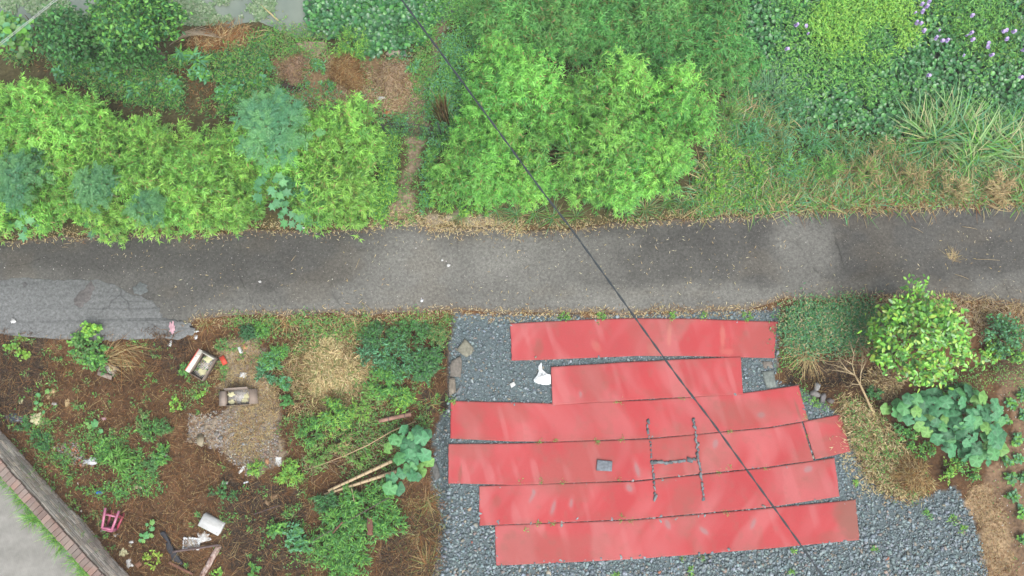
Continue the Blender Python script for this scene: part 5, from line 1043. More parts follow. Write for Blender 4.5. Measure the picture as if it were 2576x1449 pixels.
cable('overhead_wire', 'lower thin pale wire across the top left corner', [(0,114),(72,57),(143,0)], 8, 8, .0032, (.36, .38, .38))

# ================================================================== stones
def stone_me(seed, flat, col):
    V, F = hull_template(seed, 14, flat); r = np.random.default_rng(seed); C = np.array(col) * (1 + r.uniform(-.15, .15, (len(V), 1)))
    return mesh_np('stone', V, F, M['rock'], C)
SL = [stone_me(400 + i, .38, c) for i, c in enumerate([(.13, .15, .165), (.15, .175, .19), (.18, .205, .215), (.115, .13, .14), (.22, .24, .25)])]
HL = [(1030,283,15),(1024,318,11),(1026,350,13),(1027,368,12),(1035,398,8),(1046,440,8),(1048,465,9),(1050,500,8),(1051,530,8),(1051,552,10),(1054,590,13),(1061,625,9),(1063,655,11),(1068,688,13),(1070,712,12),(1073,745,12),(1078,785,13),(1079,828,11),(1085,860,18)]
HC = [(1080,592,19),(1122,594,20),(1162,594,17),(1194,592,16),(1226,587,16),(1256,584,13),(1275,580,14),(1297,577,14),(1340,570,23),(1376,568,14)]
HR = [(1369,272,14),(1376,297,11),(1379,328,16),(1386,365,9),(1388,390,13),(1391,425,15),(1401,465,17),(1405,500,12),(1400,530,15),(1402,556,12),(1408,578,10),(1411,600,14),(1420,625,11),(1424,645,11),(1428,690,17),(1434,725,7),(1436,762,15),(1438,790,13),(1441,815,8),(1444,835,11),(1444,870,14)]
for lst, nm in ((HL, 'left stroke'), (HC, 'crossbar'), (HR, 'right stroke')):
    for i, (a, b_, r) in enumerate(lst):
        u, v = 1288 + a / 3, 966 + b_ / 3; x, y = pv(u, v, MATZ + .02); zt = MATZ + float(mat_z(np.array([x]), np.array([y]))[0])
        lab = '%s slate stone from the %s in the %s of the stone letter H' % (ORD[i], 'left' if nm == 'crossbar' else 'top', nm)
        if i == 0 and nm != 'crossbar': lab = 'topmost slate stone of the %s of the stone letter H' % nm
        if i == len(lst) - 1 and nm != 'crossbar': lab = 'lowest slate stone of the %s of the stone letter H' % nm
        if nm == 'crossbar' and r == 23: lab = 'largest pale slate stone of the crossbar of the stone letter H'
        o = obj('slate_stone', SL[rng.integers(0, 5)], label=lab, cat='stone', group='slate stones laid as the letter H'); s = r / 3 / 118 * 1.18; o.location = (float(x), float(y), zt + s * .3); o.rotation_euler = (0, 0, (0 if nm == 'crossbar' else 1.6) + rng.normal(0, .25)); o.scale = (s * 1.45, s, s * .8)
# grey tile on the fourth mat
slab('grey_tile', 'grey rectangular tile lying on the fourth red mat', 'tile', [(1503,1157),(1541,1161),(1539,1186),(1501,1184)], .045, M['rock'], (.155, .175, .20), z=MATZ + .015, inset=.008, colvar=.08)
def z5(l): return [(1113.5 + a * .17593, 791.6 + b_ * .17593) for a, b_ in l]
def z8(l): return [(1891.6 + a * .18516, 771.4 + b_ * .18516) for a, b_ in l]
def z7(l): return [(630.6 + a * .1759, 67.1 + b_ * .1759) for a, b_ in l]
def z2(l): return [(241.5 + a * .14815, 1234.3 + b_ * .14815) for a, b_ in l]
RK = dict(jit=.7, sub=2, inset=.02, top_jit=.008)
slab('flat_stone', 'diamond shaped flat stone on the upper left gravel', 'stone', z5([(320,345),(450,480),(420,550),(335,610),(195,510)]), .07, M['rock'], (.20, .195, .15), **RK)
slab('flat_stone', 'large dark edging stone below the diamond shaped one', 'stone', z5([(130,660),(260,590),(275,730),(250,890),(110,880),(95,730)]), .08, M['rock'], (.155, .14, .12), **RK)
slab('flat_stone', 'narrow brown edging stone above the third mat', 'stone', z5([(90,910),(175,905),(180,1100),(90,1170)]), .07, M['rock'], (.19, .165, .13), **RK)
slab('flat_stone', 'slim grey stone leaning at the narrow edging stone', 'stone', z5([(180,1100),(255,1005),(292,1030),(215,1145)]), .05, M['rock'], (.14, .165, .18), **RK)
slab('flat_stone', 'blue green flat stone at the right end of the second mat', 'stone', z8([(140,890),(300,860),(338,1095),(210,1110)]), .06, M['rock'], (.16, .185, .17), **RK)
slab('flat_stone', 'flat brown stone above the blue green one on the right', 'stone', z8([(140,740),(280,745),(290,830),(170,845)]), .03, M['rock'], (.17, .15, .13), **RK)
slab('flat_stone', 'dark edging slab at the left ends of the fourth and fifth mats', 'stone', [(1084,1165),(1098,1163),(1108,1200),(1092,1213)], .05, M['rock'], (.11, .11, .105), **RK)
slab('flat_stone', 'broken stone slab with an orange corner at the top middle', 'stone', z7([(640,230),(760,200),(1080,215),(1085,290),(900,465),(840,440),(830,340),(760,350)]), .10, M['rock'], (.30, .22, .165), jit=.8, sub=2, inset=.03, top_jit=.02)
slab('flat_stone', 'long pale stone at the upper rim of the clearing', 'stone', z7([(1920,375),(2010,310),(2130,330),(2140,390),(2040,405)]), .12, M['rock'], (.36, .31, .25), **RK)
slab('flat_stone', 'grey plate stone touching the long pale stone', 'stone', z7([(2140,350),(2210,335),(2240,400),(2180,420),(2140,395)]), .06, M['rock'], (.26, .29, .29), **RK)
def rock(label, u, v, r, col, name='loose_stone', flat=.6, z=None, group=None):
    x, y, zg = G(u, v); me = stone_me(int(u * 7 + v), flat, col); o = obj(name, me, label=label, cat='stone', group=group); s = r / 116; o.scale = (s, s * rng.uniform(.75, 1), s); o.rotation_euler = (0, 0, rng.uniform(0, 6.28)); o.location = (x, y, zg + s * flat * .4 if z is None else z)
ROCKS = [(1180,1280,8,(.40,.31,.22),'tan pebble on the gravel left of the fifth mat'),(1141,883,5,(.20,.24,.28),'blue grey pebble beside the diamond shaped stone'),(1202,965,4,(.30,.34,.35),'pale pebble on the gravel left of the white card'),(1150,999,6,(.17,.20,.21),'round grey stone at the corner of the third mat'),(1127,1035,8,(.34,.37,.38),'pale grey stone left of the third mat'),(1198,1321,8,(.30,.30,.26),'buff stone left of the lowest mat'),(1187,1364,4,(.36,.12,.09),'small red brick chip left of the lowest mat'),(2065,1180,6,(.2,.23,.24),'stone near the right end of the fifth mat'),
 (2051,975,15,(.25,.25,.25),'grey block at the ditch above the small mat piece'),(2049,991,15,(.20,.19,.18),'brown grey block below the grey block at the ditch'),(2067,1002,15,(.17,.16,.16),'dark block between the stones at the ditch'),(2088,1007,12,(.15,.13,.12),'reddish dark block right of the ditch stones'),(2037,1006,9,(.19,.19,.19),'small block left of the ditch stones'),(1956,888,9,(.2,.22,.24),'grey stone touching the end of the first mat'),(2140,1100,7,(.15,.18,.20),'dark stone at the right of the small mat piece'),
 (507,1106,17,(.30,.26,.18),'tan angular stone in the middle of the plot'),(512,1076,9,(.22,.20,.18),'grey stone above the tan angular stone'),(545,1090,8,(.2,.19,.17),'grey stone right of the tan angular stone'),(555,1100,9,(.19,.19,.18),'second grey stone right of the tan stone'),(586,1092,9,(.3,.28,.25),'pale stone beside the strewn straw'),(614,1118,9,(.26,.28,.29),'smooth grey stone above the white foam scrap'),(480,1110,7,(.25,.19,.13),'brown stone left of the tan angular stone'),
 (671,1161,11,(.40,.22,.12),'orange brown brick fragment beside the white board'),(668,1142,6,(.30,.20,.16),'small brown stone above the brick fragment'),(655,1165,6,(.2,.18,.16),'grey stone left of the brick fragment'),(118,1172,6,(.42,.13,.07),'orange brick shard near the brick wall'),(204,1170,6,(.40,.20,.13),'orange shard left of the grey plastic bag'),(136,1126,4,(.6,.58,.52),'white pebble near the rubble'),(196,1216,4,(.62,.58,.52),'white pebble below the rubble near the wall'),
 (205,1285,4,(.6,.58,.5),'white pebble near the top of the wall face'),(762,147,8,(.42,.36,.28),'pale stone below the broken slab'),(975,285,10,(.42,.16,.07),'orange brick at the left post of the net fence'),(1128,70,9,(.42,.38,.36),'pale stone where the footpath leaves the picture'),(690,1245,12,(.19,.12,.07),'brown clod right of the dark weed'),(672,1262,12,(.21,.14,.08),'brown clod above the bottom thicket'),(268,1330,6,(.28,.24,.2),'stone below the pink stool'),(258,1335,6,(.24,.22,.2),'stone beside the wall below the stool'),
 (350,1420,14,(.20,.10,.06),'reddish lump at the bottom left'),(104,810,3,(.4,.3,.22),'brown pebble on the road patch edge'),(364,799,4,(.42,.3,.22),'tan pebble on the pale road patch'),(68,707,5,(.48,.42,.3),'yellowish pebble at the top of the pale road patch'),(2362,1302,6,(.3,.3,.3),'pale stone beside the lone gravel weed'),(2230,1405,8,(.36,.17,.12),'reddish stone at the lower right of the gravel'),(2228,1440,7,(.35,.28,.24),'pinkish stone at the bottom edge of the gravel'),(1380,1440,9,(.4,.37,.3),'pale stone at the bottom edge below the lowest mat'),(1658,1439,6,(.38,.18,.12),'brown brick chip below the lowest mat')]
for u, v, r, c, lab in ROCKS: rock(lab, u, v, r, c)
for i, (u, v) in enumerate([(2030,1390),(2070,1385),(2140,1433),(2260,1395),(1985,1435),(2010,1449),(2170,1440),(2100,1400)]):
    rock('%s large gravel stone from the left near the bottom right' % ORD[sorted([2030,2070,2140,2260,1985,2010,2170,2100]).index(u)], u, v, rng.uniform(6, 10), (.2, .235, .25), 'gravel_stone', .5, group='large gravel stones at the bottom right')
us, vs = scatter([(140,1115),(200,1110),(215,1150),(240,1175),(190,1170),(150,1155)], 260); x, y, z = gv(us, vs); sz = U(.012, .04, 260)
stones('rubble', np.c_[x, y, z + sz * .4], sz, pal([(.26, .25, .25), (.2, .19, .18), (.38, .15, .08), (.33, .3, .28)], 260, .2), M['rock'], 'patch of grey and red brick rubble near the wall', 'rubble')
us, vs = scatter([(470,1040),(600,1030),(700,1060),(700,1170),(620,1200),(540,1130),(470,1110)], 1700); x, y, z = gv(us, vs); sz = U(.008, .032, 1700)
stones('rubble', np.c_[x, y, z + sz * .4], sz, pal([(.30, .28, .26), (.22, .20, .18), (.38, .36, .34), (.28, .19, .13)], 1700, .2), M['rock'], 'grey stone rubble strewn below the open carton', 'rubble')

# ================================================================== litter on the plot
M['carton'] = mat_plain('cardboard', (.27, .22, .185), .9, .12, 6, .1)
M['carton_dark'] = mat_plain('cardboard_outside', (.235, .185, .15), .9, .15, 6, .1)
M['white_print'] = mat_plain('white_coated_board', (.66, .63, .56), .6, .08, 10)
M['red_print'] = mat_plain('red_ink', (.55, .07, .04), .6, .15, 10)
M['black_print'] = mat_plain('black_ink', (.03, .03, .03), .7, .1, 10)
M['paper'] = mat_plain('cream_paper', (.56, .54, .33), .8, .12, 12, .2)
M['foam'] = mat_plain('white_foam', (.60, .62, .63), .85, .07, 9, .15, dirt=(.45, .45, .43))
M['pink'] = mat_plain('pink_plastic', (.50, .17, .27), .4, .1, 6, spec=.4)
M['pink_shaded'] = mat_plain('shaded_pink_plastic', (.36, .05, .09), .4, .1, 6, spec=.4)  # deeper copy of the pink, paints shade onto the stool's lower side
M['black_board'] = mat_plain('black_board', (.028, .030, .038), .7, .3, 8, .2)
M['rust_wood'] = mat_plain('rust_brown_wood', (.16, .075, .05), .85, .3, 9, .3)
M['grey_wood'] = mat_plain('purple_brown_wood', (.12, .085, .08), .85, .3, 9, .3)
M['peeling'] = mat_plain('peeling_white_wood', (.36, .29, .26), .85, .5, 16, .4, dirt=(.16, .075, .05))
M['bamboo_pole'] = mat_plain('dry_bamboo', (.47, .36, .22), .6, .15, 14, .1, spec=.4)
M['bamboo_node'] = mat_plain('bamboo_node', (.26, .19, .11), .7, .15, 14)
M['clay'] = mat_plain('clay_pipe', (.30, .17, .125), .8, .25, 12, .2)
M['blue'] = mat_plain('blue_plastic', (.03, .14, .55), .4, .1, 10)
M['tarp'] = mat_plain('dark_blue_plastic', (.035, .06, .085), .35, .3, 8, .3, spec=.5)
def mat_film(name, col, alpha):
    m, n, l, p = nodes_of(name); p.inputs['Base Color'].default_value = (*col, 1); p.inputs['Roughness'].default_value = .25
    tr = n.new('ShaderNodeBsdfTransparent'); mx = n.new('ShaderNodeMixShader')
    tc = n.new('ShaderNodeTexCoord'); nz = n.new('ShaderNodeTexNoise'); nz.inputs['Scale'].default_value = 9; nz.inputs['Detail'].default_value = 4; l.new(tc.outputs['Object'], nz.inputs['Vector'])
    mr = n.new('ShaderNodeMapRange'); mr.inputs[1].default_value = .3; mr.inputs[2].default_value = .7; mr.inputs[3].default_value = alpha - .2; mr.inputs[4].default_value = min(1, alpha + .25); l.new(nz.outputs['Fac'], mr.inputs[0])
    l.new(mr.outputs[0], mx.inputs[0]); l.new(tr.outputs[0], mx.inputs[1]); l.new(p.outputs[0], mx.inputs[2]); l.new(mx.outputs[0], n['Material Output'].inputs['Surface'])
    return m
M['bag'] = mat_film('white_plastic_film', (.62, .65, .67), .72)
M['clear'] = mat_film('clear_plastic', (.72, .73, .72), .5)
M['greybag'] = mat_film('grey_plastic_film', (.50, .53, .56), .85)
# perforated liner
m, n, l, p = nodes_of('perforated_liner'); tc = n.new('ShaderNodeTexCoord'); vo = n.new('ShaderNodeTexVoronoi'); vo.inputs['Scale'].default_value = 34; vo.inputs['Randomness'].default_value = .12
l.new(tc.outputs['Object'], vo.inputs['Vector']); cr = n.new('ShaderNodeValToRGB'); cr.color_ramp.interpolation = 'CONSTANT'; cr.color_ramp.elements[0].color = (.03, .03, .03, 1); cr.color_ramp.elements[1].position = .36; cr.color_ramp.elements[1].color = (.45, .43, .40, 1)
l.new(vo.outputs['Distance'], cr.inputs[0]); l.new(cr.outputs[0], p.inputs['Base Color']); M['liner'] = m
def bx(name, parent, c, dm, mat, R=None, rz=0, bev=0.0):
    me = MB().box((0, 0, 0), dm).mesh(name, mat); o = obj(name, me, parent); o.location = c
    if R is not None: o.rotation_euler = R
    else: o.rotation_euler = (0, 0, rz)
    if bev:
        bm = bmesh.new(); bm.from_mesh(me); bmesh.ops.bevel(bm, geom=list(bm.edges), offset=bev, segments=2, affect='EDGES'); bm.to_mesh(me); bm.free()
    return o
def carton(label, u, v, ang, L, W, H, flaps, printed=False):
    """open carton: bottom, four walls, folded-out flaps (side, length, angle outwards)"""
    x, y, z = G(u, v); t = thing('carton', label, 'carton', (x, y, z + .02), rot=(rng.normal(0, .03), rng.normal(0, .03), ang)); th = .008
    bx('bottom', t, (0, 0, th / 2), (L, W, th), M['carton'])
    bx('liner', t, (0, 0, .035), (L - .03, W - .03, .006), M['liner'])
    for s in (-1, 1):
        bx('wall', t, (0, s * (W / 2 - th / 2), H / 2 + th), (L, th, H), M['carton_dark'])
        bx('wall', t, (s * (L / 2 - th / 2), 0, H / 2 + th), (th, W - 2 * th - .002, H), M['carton_dark'])
    for sd_, ln, an, mt in flaps:
        if sd_ in 'NS':
            s = 1 if sd_ == 'N' else -1; cy = s * (W / 2 + math.cos(an) * ln / 2); o = bx('flap', t, (0, cy, H + .01 + math.sin(an) * ln / 2), (L * .97, ln, .006), M[mt], (s * an, 0, 0))
            if printed:
                for k in range(2): bx('print', o, (0, s * (ln * .42) * (1 if k == 0 else -1) * (1 if k == 0 else 0) + (0 if k else 0), .0042), (L * .96, ln * .16, .002), M['red_print']) if k == 0 else None
                for k in range(7): bx('print', o, (rng.uniform(-.42, .42) * L, rng.uniform(-.3, .15) * ln * s, .0045), (rng.uniform(.01, .035), rng.uniform(.006, .014), .002), M['black_print'] if k % 3 else M['red_print'], rz=rng.uniform(0, 3))
        else:
            s = 1 if sd_ == 'E' else -1; bx('flap', t, (s * (L / 2 + math.cos(an) * ln / 2), 0, H + .01 + math.sin(an) * ln / 2), (ln, W * .96, .006), M[mt], (0, -s * an, 0))
    return t, (x, y, z)
def crumple(name, label, cat, u, v, ru, rv, h, mat, seed, rot=0.0, z=None, thick=.0, n=14, edge=.35, group=None, parent=None):
    """a crumpled sheet: an uneven disc with folds"""
    r = np.random.default_rng(seed); x0, y0, zg = G(u, v); zg = zg if z is None else z; a, b_ = ru / 116, rv / 116; na = 22; V = [(0, 0, h * .6)]; F = []
    out = 1 + r.uniform(-edge, edge, na)
    for i in range(1, n // 2 + 1):
        f = i / (n // 2)
        for j in range(na):
            th = j * 2 * math.pi / na + r.normal(0, .04); w = (1 - f) + f * out[j]; xx, yy = a * f * w * math.cos(th), b_ * f * w * math.sin(th)
            V.append((xx, yy, h * (.5 * (1 - f ** 2) + .75 * abs(math.sin(3.1 * th + 4 * f + seed)) * (1 - f * .6) * r.uniform(.4, 1)) + .006))
    for j in range(na): F.append((0, 1 + j, 1 + (j + 1) % na))
    for i in range(n // 2 - 1):
        for j in range(na): F.append((1 + i * na + j, 1 + (i + 1) * na + j, 1 + (i + 1) * na + (j + 1) % na, 1 + i * na + (j + 1) % na))
    o = obj(name, MB().add(V, F).mesh(name, mat), label=label, cat=cat, group=group); o.location = (x0, y0, zg); o.rotation_euler = (0, 0, rot); return o
t, g = carton('red and white printed carton lying open in the plot', 519, 921, math.radians(60), .56, .33, .19, [('N', .11, .15, 'white_print'), ('E', .10, 1.9, 'white_print')], True)
for k, (a, b_, w) in enumerate([(.16, .03, 11), (-.14, -.02, 12)]):
    c = Matrix.Rotation(math.radians(60), 2) @ Vector((a, b_)); o = crumple('paper_sheet', ['crumpled cream paper in the upper end of the printed carton', 'crumpled cream paper in the lower end of the printed carton'][k], 'paper', 519, 921, w, 8, .02, M['paper'], 501 + k); o.location = (g[0] + c.x, g[1] + c.y, g[2] + .065)
x, y = pv(552, 906, .05); o = bx('carton_flap', None, (float(x), float(y), g[2] + .08), (.11, .2, .02), M['red_print'], rz=.5); o['label'] = 'red printed cardboard flap right of the printed carton'; o['category'] = 'cardboard'
t, g = carton('brown open carton with flaps spread and cream paper inside', 606, 999, math.radians(4), .54, .33, .17, [('W', .17, -.35, 'carton'), ('E', .17, -.5, 'carton_dark'), ('N', .12, 1.1, 'carton')])
for k, (a, b_, w) in enumerate([(-.19, .06, 8), (.17, .03, 9), (.12, -.07, 9), (-.17, -.11, 8)]):
    o = crumple('paper_sheet', ['cream paper in the upper left of the brown carton', 'cream paper in the right of the brown carton', 'cream paper in the lower right of the brown carton', 'cream paper in the lower left of the brown carton'][k], 'paper', 606, 999, w, 6, .015, M['paper'], 511 + k); o.location = (g[0] + a, g[1] + b_, g[2] + .065)
t, g = carton('small carton half hidden under the leafy bush', 277, 928, math.radians(-20), .34, .22, .10, [('S', .09, -.3, 'carton')])
o = crumple('paper_sheet', 'cream paper in the half hidden carton', 'paper', 277, 928, 9, 6, .015, M['paper'], 520); o.location = (g[0] + .08, g[1], g[2] + .065)

# pink stool lying on its side
x, y, z = G(293, 1303)
t = thing('plastic_stool', 'pink plastic stool lying on its side in the plot', 'stool', (x, y, z + .16), rot=(math.radians(90 - 6), 0, math.radians(-12)))
HS = .44
o = bx('seat', t, (0, 0, HS / 2), (.24, .24, .03), M['pink'], bev=.012)
bx('seat_rim', t, (0, 0, HS / 2 - .035), (.245, .245, .04), M['pink'], bev=.01)
ft = .15; tp = .105
for sx in (-1, 1):
    for sy in (-1, 1):
        mb = MB(); a = np.array([sx * tp, sy * tp, HS / 2 - .02]); b_ = np.array([sx * ft, sy * ft, -HS / 2]); w = .021
        for q in (0,):
            V = []; 
            for pnt in (a, b_):
                for ox, oy in ((-w, -w), (w, -w), (w, w), (-w, w)): V.append(pnt + [ox, oy, 0])
            mb.add(V, [(0, 1, 2, 3), (4, 7, 6, 5)] + [(i, i + 4, (i + 1) % 4 + 4, (i + 1) % 4) for i in range(4)])
        obj('leg', mb.mesh('leg', M['pink'] if sy > 0 else M['pink_shaded']), t)  # lower legs take the pink with shade painted in
zc_ = -HS / 2 + .13; h_ = tp + (ft - tp) * ((HS / 2 - .02) - zc_) / (HS - .02)
for sx in (-1, 1): bx('brace', t, (sx * h_, 0, zc_), (.02, 2 * h_ - .042, .032), M['pink_shaded'])  # cross braces also coloured as shaded
for sy in (-1, 1): bx('brace', t, (0, sy * h_, zc_), (2 * h_ - .042, .02, .032), M['pink'] if sy > 0 else M['pink_shaded'])

# white foam box lid with grooves and a broken rim
x, y, z = G(537, 1316)
t = thing('foam_box', 'upturned white foam box with a broken lower rim', 'foam box', (x, y, z), rot=(.03, .05, math.radians(-27)))
L_, W_ = .49, .28
bx('top', t, (0, 0, .135), (L_, W_, .03), M['foam'], bev=.008)
for k in range(17): bx('ridge', t, (-.21 + k * .026, 0, .152), (.014, W_ * .9, .006), M['foam'])
bx('side', t, (0, W_ / 2 - .012, .06), (L_ - .01, .022, .12), M['foam']); bx('side', t, (L_ / 2 - .012, 0, .06), (.022, W_ - .05, .12), M['foam']); bx('side', t, (-L_ / 2 + .012, 0, .075), (.022, W_ - .05, .09), M['foam'])
for k in range(6): bx('broken_rim', t, (-.2 + k * .08, -W_ / 2 + .012, .12 - rng.uniform(.02, .06)), (rng.uniform(.03, .075), .022, rng.uniform(.05, .1)), M['foam'])
for k in range(4): bx('hole', t, ([-.19, .19, .2, .02][k], [.09, -.09, .08, -.1][k], .151), (.012, .012, .003), M['black_print'])
# broken clear tray
x, y, z = G(484, 1366)
t = thing('plastic_tray', 'broken clear plastic tray with a crinkled white rim', 'tray', (x, y, z + .03), rot=(0, 0, math.radians(-3)))
for (cx, cy, lx, ly) in ((0, .11, .36, .035), (0, -.11, .36, .03), (-.17, 0, .035, .21), (.16, 0, .06, .21)):
    mb = MB(); nn = 12
    for k in range(nn): 
        f = (k + .5) / nn - .5; mb.box((cx + (lx * f if lx > ly else rng.normal(0, .005)), cy + (ly * f if ly > lx else rng.normal(0, .005)), rng.uniform(0, .04)), (lx / nn * 1.3 if lx > ly else lx * rng.uniform(.5, 1.1), ly / nn * 1.3 if ly > lx else ly * rng.uniform(.5, 1.1), .012), R=np.array(Matrix.Rotation(rng.normal(0, .4), 3, 'X') @ Matrix.Rotation(rng.normal(0, .4), 3, 'Y')))
    obj('rim', mb.mesh('rim', M['bag']), t)
bx('base', t, (0, 0, -.01), (.34, .2, .003), M['clear'])
crumple('plastic_sheet', 'crinkled clear plastic right of the broken tray', 'plastic', 512, 1353, 16, 13, .08, M['clear'], 530)
# boards
slab('black_board', 'long black board lying in the plot', 'board', z2([(1075,735),(1090,710),(1150,700),(1200,770),(1245,865),(1262,900),(1330,1010),(1400,1130),(1462,1240),(1440,1262),(1400,1235),(1290,1190),(1265,1100),(1200,1010),(1180,890),(1225,878),(1170,830)]), .06, M['black_board'], (.03, .03, .04), inset=.004)
def beam(name, label, p0, p1, w, h, mat, z0=.02, z1=.02, cat='board'):
    a = np.array(G(*p0)); b_ = np.array(G(*p1)); a[2] += z0 + h / 2; b_[2] += z1 + h / 2; c = (a + b_) / 2; dv = b_ - a; L = np.linalg.norm(dv)
    me = MB().box((0, 0, 0), (L, w, h)).mesh(name, mat); bm = bmesh.new(); bm.from_mesh(me); bmesh.ops.subdivide_edges(bm, edges=[e for e in bm.edges if e.calc_length() > L * .9], cuts=7)
    for v_ in bm.verts: v_.co += Vector(rng.normal(0, w * .05, 3))
    bm.to_mesh(me); bm.free(); o = obj(name, me, label=label, cat=cat); o.location = c; o.rotation_euler = (0, -math.asin(dv[2] / L), math.atan2(dv[1], dv[0])); return o
beam('wooden_batten', 'thin purple brown batten touching the black board', *z2([(1330,1022),(2125,902)]), .042, .035, M['grey_wood'], .07, .10)
beam('wooden_board', 'board with peeling white paint running to the bottom edge', *z2([(2110,925),(1790,1480)]), .11, .03, M['peeling'], .02, .02)
beam('wooden_batten', 'rust red batten under the end of the black board', *z2([(1255,1205),(1660,1410)]), .05, .04, M['rust_wood'], .01, .03)
beam('fallen_stick', 'thin dark stick on the plot left of the bottom thicket', (640,1293), (705,1270), .018, .018, M['grey_wood'], .03, .05, 'stick')
beam('fallen_stick', 'thin brown stick lying over the bottom thicket', (850,1330), (875,1302), .03, .02, M['rust_wood'], .45, .5, 'stick')
beam('fallen_stick', 'long thin stick across the bushes below the poles', (800,1350), (985,1245), .016, .016, M['grey_wood'], .4, .35, 'stick')
beam('fallen_stick', 'upright dry stalk between the bamboo poles and the bottom thicket', (892,1222), (899,1257), .014, .014, M['bamboo_pole'], .3, .3, 'stick')
beam('dead_bark', 'brown strip of dead bark on the bottom thicket', (940,1290), (941,1335), .11, .04, M['rust_wood'], .40, .42, 'bark')
# bamboo poles with nodes
def pole(label, p0, p1, r0, r1, z0, z1, nn, mat='bamboo_pole', node='bamboo_node', name='bamboo_pole', cat='pole'):
    a = np.array(G(*p0)); b_ = np.array(G(*p1)); a[2] += z0; b_[2] += z1; t = thing(name, label, cat, tuple(a)); dv = b_ - a
    s = np.linspace(0, 1, 9)[:, None]; me = MB().tube(dv * s + np.c_[np.zeros(9), np.zeros(9), .02 * np.sin(s[:, 0] * 3)], np.linspace(r0, r1, 9), n=10).mesh('shaft', M[mat], smooth=True); obj('shaft', me, t)
    for k in range(nn):
        f = (k + .6) / nn; c = dv * f + [0, 0, .02 * math.sin(f * 3)]; e = dv / np.linalg.norm(dv) * .009; r = (r0 + (r1 - r0) * f) * 1.13
        obj('node', MB().tube([c - e, c + e], [r, r], n=10).mesh('node', M[node]), t)
pole('upper of the two dry bamboo poles beside the left pumpkin', (830,1232), (990,1157), .028, .038, .14, .22, 8)
pole('lower of the two dry bamboo poles beside the left pumpkin', (819,1242), (1000,1183), .026, .040, .10, .18, 9)
pole('weathered clay pipe length above the left pumpkin', (956,1058), (1036,1041), .042, .05, .12, .12, 2, 'clay', 'grey_wood', 'clay_pipe', 'pipe')
t = thing('dead_cane', 'dead bamboo cane with drooping dry twigs above the poles', 'cane', G(1045,1060)); o0 = np.array(G(1045,1060)); mb = MB(); tw = MB()
line = [np.array([*pv(u, v, zz)] + [zz]) - o0 for u, v, zz in [(1045,1060,-.2),(985,1085,.05),(925,1120,.18),(870,1145,.2),(800,1172,.12),(760,1185,.05)]]
mb.tube(line, [.014, .013, .011, .009, .006, .004], (.42, .31, .18), 6)
for k in range(26):
    f = rng.uniform(1.2, 4.8); i = int(f); c = line[i] + (line[i + 1] - line[i]) * (f - i); an = rng.choice([-2.1, -1.2, 2.4, 2.9, -.2]) + rng.normal(0, .4); ln = rng.uniform(.2, .55); tw.tube([c, c + [math.cos(an) * ln * .6, math.sin(an) * ln * .6, .02], c + [math.cos(an) * ln, math.sin(an) * ln, -.1]], [.005, .004, .002], (.33, .26, .17), 3)
obj('cane', mb.mesh('cane', M['stem']), t); obj('twigs', tw.mesh('twigs', M['stem']), t)
# dead branch on the right
o0 = np.array(G(2196,1040)); t = thing('dead_branch', 'dead dry branch forking upward beside the ditch on the right', 'branch', tuple(o0)); mb = MB(); tw = MB()
def q8(a, b_, zz): u, v = z8([(a, b_)])[0]; return np.array([*pv(u, v, zz)] + [zz]) - o0
ml = [q8(1645,1445,.0), q8(1560,1250,.12), q8(1470,1060,.2), q8(1400,930,.25)]; mb.tube(ml, [.03, .026, .022, .018], (.40, .30, .17), 6)
for br in ([(1400,930,.25),(1360,780,.3),(1385,640,.3),(1420,490,.25)], [(1470,1060,.2),(1480,900,.3),(1500,720,.3),(1520,560,.25)], [(1400,930,.25),(1290,860,.25),(1150,800,.2),(980,770,.15)], [(1400,930,.25),(1280,890,.2),(1150,870,.15),(1010,850,.1)], [(1360,780,.3),(1280,740,.3),(1210,690,.25)], [(1385,640,.3),(1350,560,.3),(1340,490,.25)], [(1290,860,.25),(1230,780,.25),(1180,720,.2)], [(1480,900,.3),(1540,760,.3),(1550,640,.25)], [(1470,1060,.2),(1380,1050,.2),(1290,1090,.15)], [(1420,490,.25),(1460,420,.2),(1500,400,.2)]):
    pts = [q8(*p_) for p_ in br]; tw.tube(pts, np.linspace(.012, .004, len(pts)), (.42, .33, .2), 4)
    for k in range(5):
        f = rng.uniform(.3, len(pts) - 1.01); i = int(f); c = pts[i] + (pts[i + 1] - pts[i]) * (f - i); an = math.atan2(*(pts[-1] - pts[0])[1::-1]) + rng.normal(0, .6); ln = rng.uniform(.1, .28); tw.tube([c, c + [math.cos(an) * ln, math.sin(an) * ln, rng.uniform(-.05, .05)]], [.005, .002], (.42, .33, .2), 3)
obj('stem', mb.mesh('stem', M['stem']), t); obj('twigs', tw.mesh('twigs', M['stem']), t)
tuft('dry_grass', 'tangle of dead yellow grass hanging into the ditch on the right', 'grass', 2030, 885, 110, .5, .12, (STRAW2, STRAW, (.34, .24, .11)), .010, (.5, 1.3), (.1, 1.1), az=(-1.6, 1.0), mat='dry')
tuft('dry_grass', 'dead grass spreading left to the end of the first mat', 'grass', 2015, 860, 70, .5, .08, (STRAW2, STRAW, (.38, .30, .2)), .009, (.2, .7), (.05, .5), az=(3.2, .35), mat='dry')
tuft('dry_grass', 'thin pale dead grass beside the fruit tree', 'grass', 2150, 860, 80, .4, .15, (STRAW2, (.4, .33, .22)), .008, (.3, 1), (.1, .9), mat='dry')
tuft('dry_straw', 'small bunch of dry straw lying on the right end of the road', 'straw', 2392, 650, 46, .30, .10, (STRAW2, (.42, .33, .19)), .007, (.0, .2), (-.02, .18), az=(1.3, .9), mat='dry', z=.012)
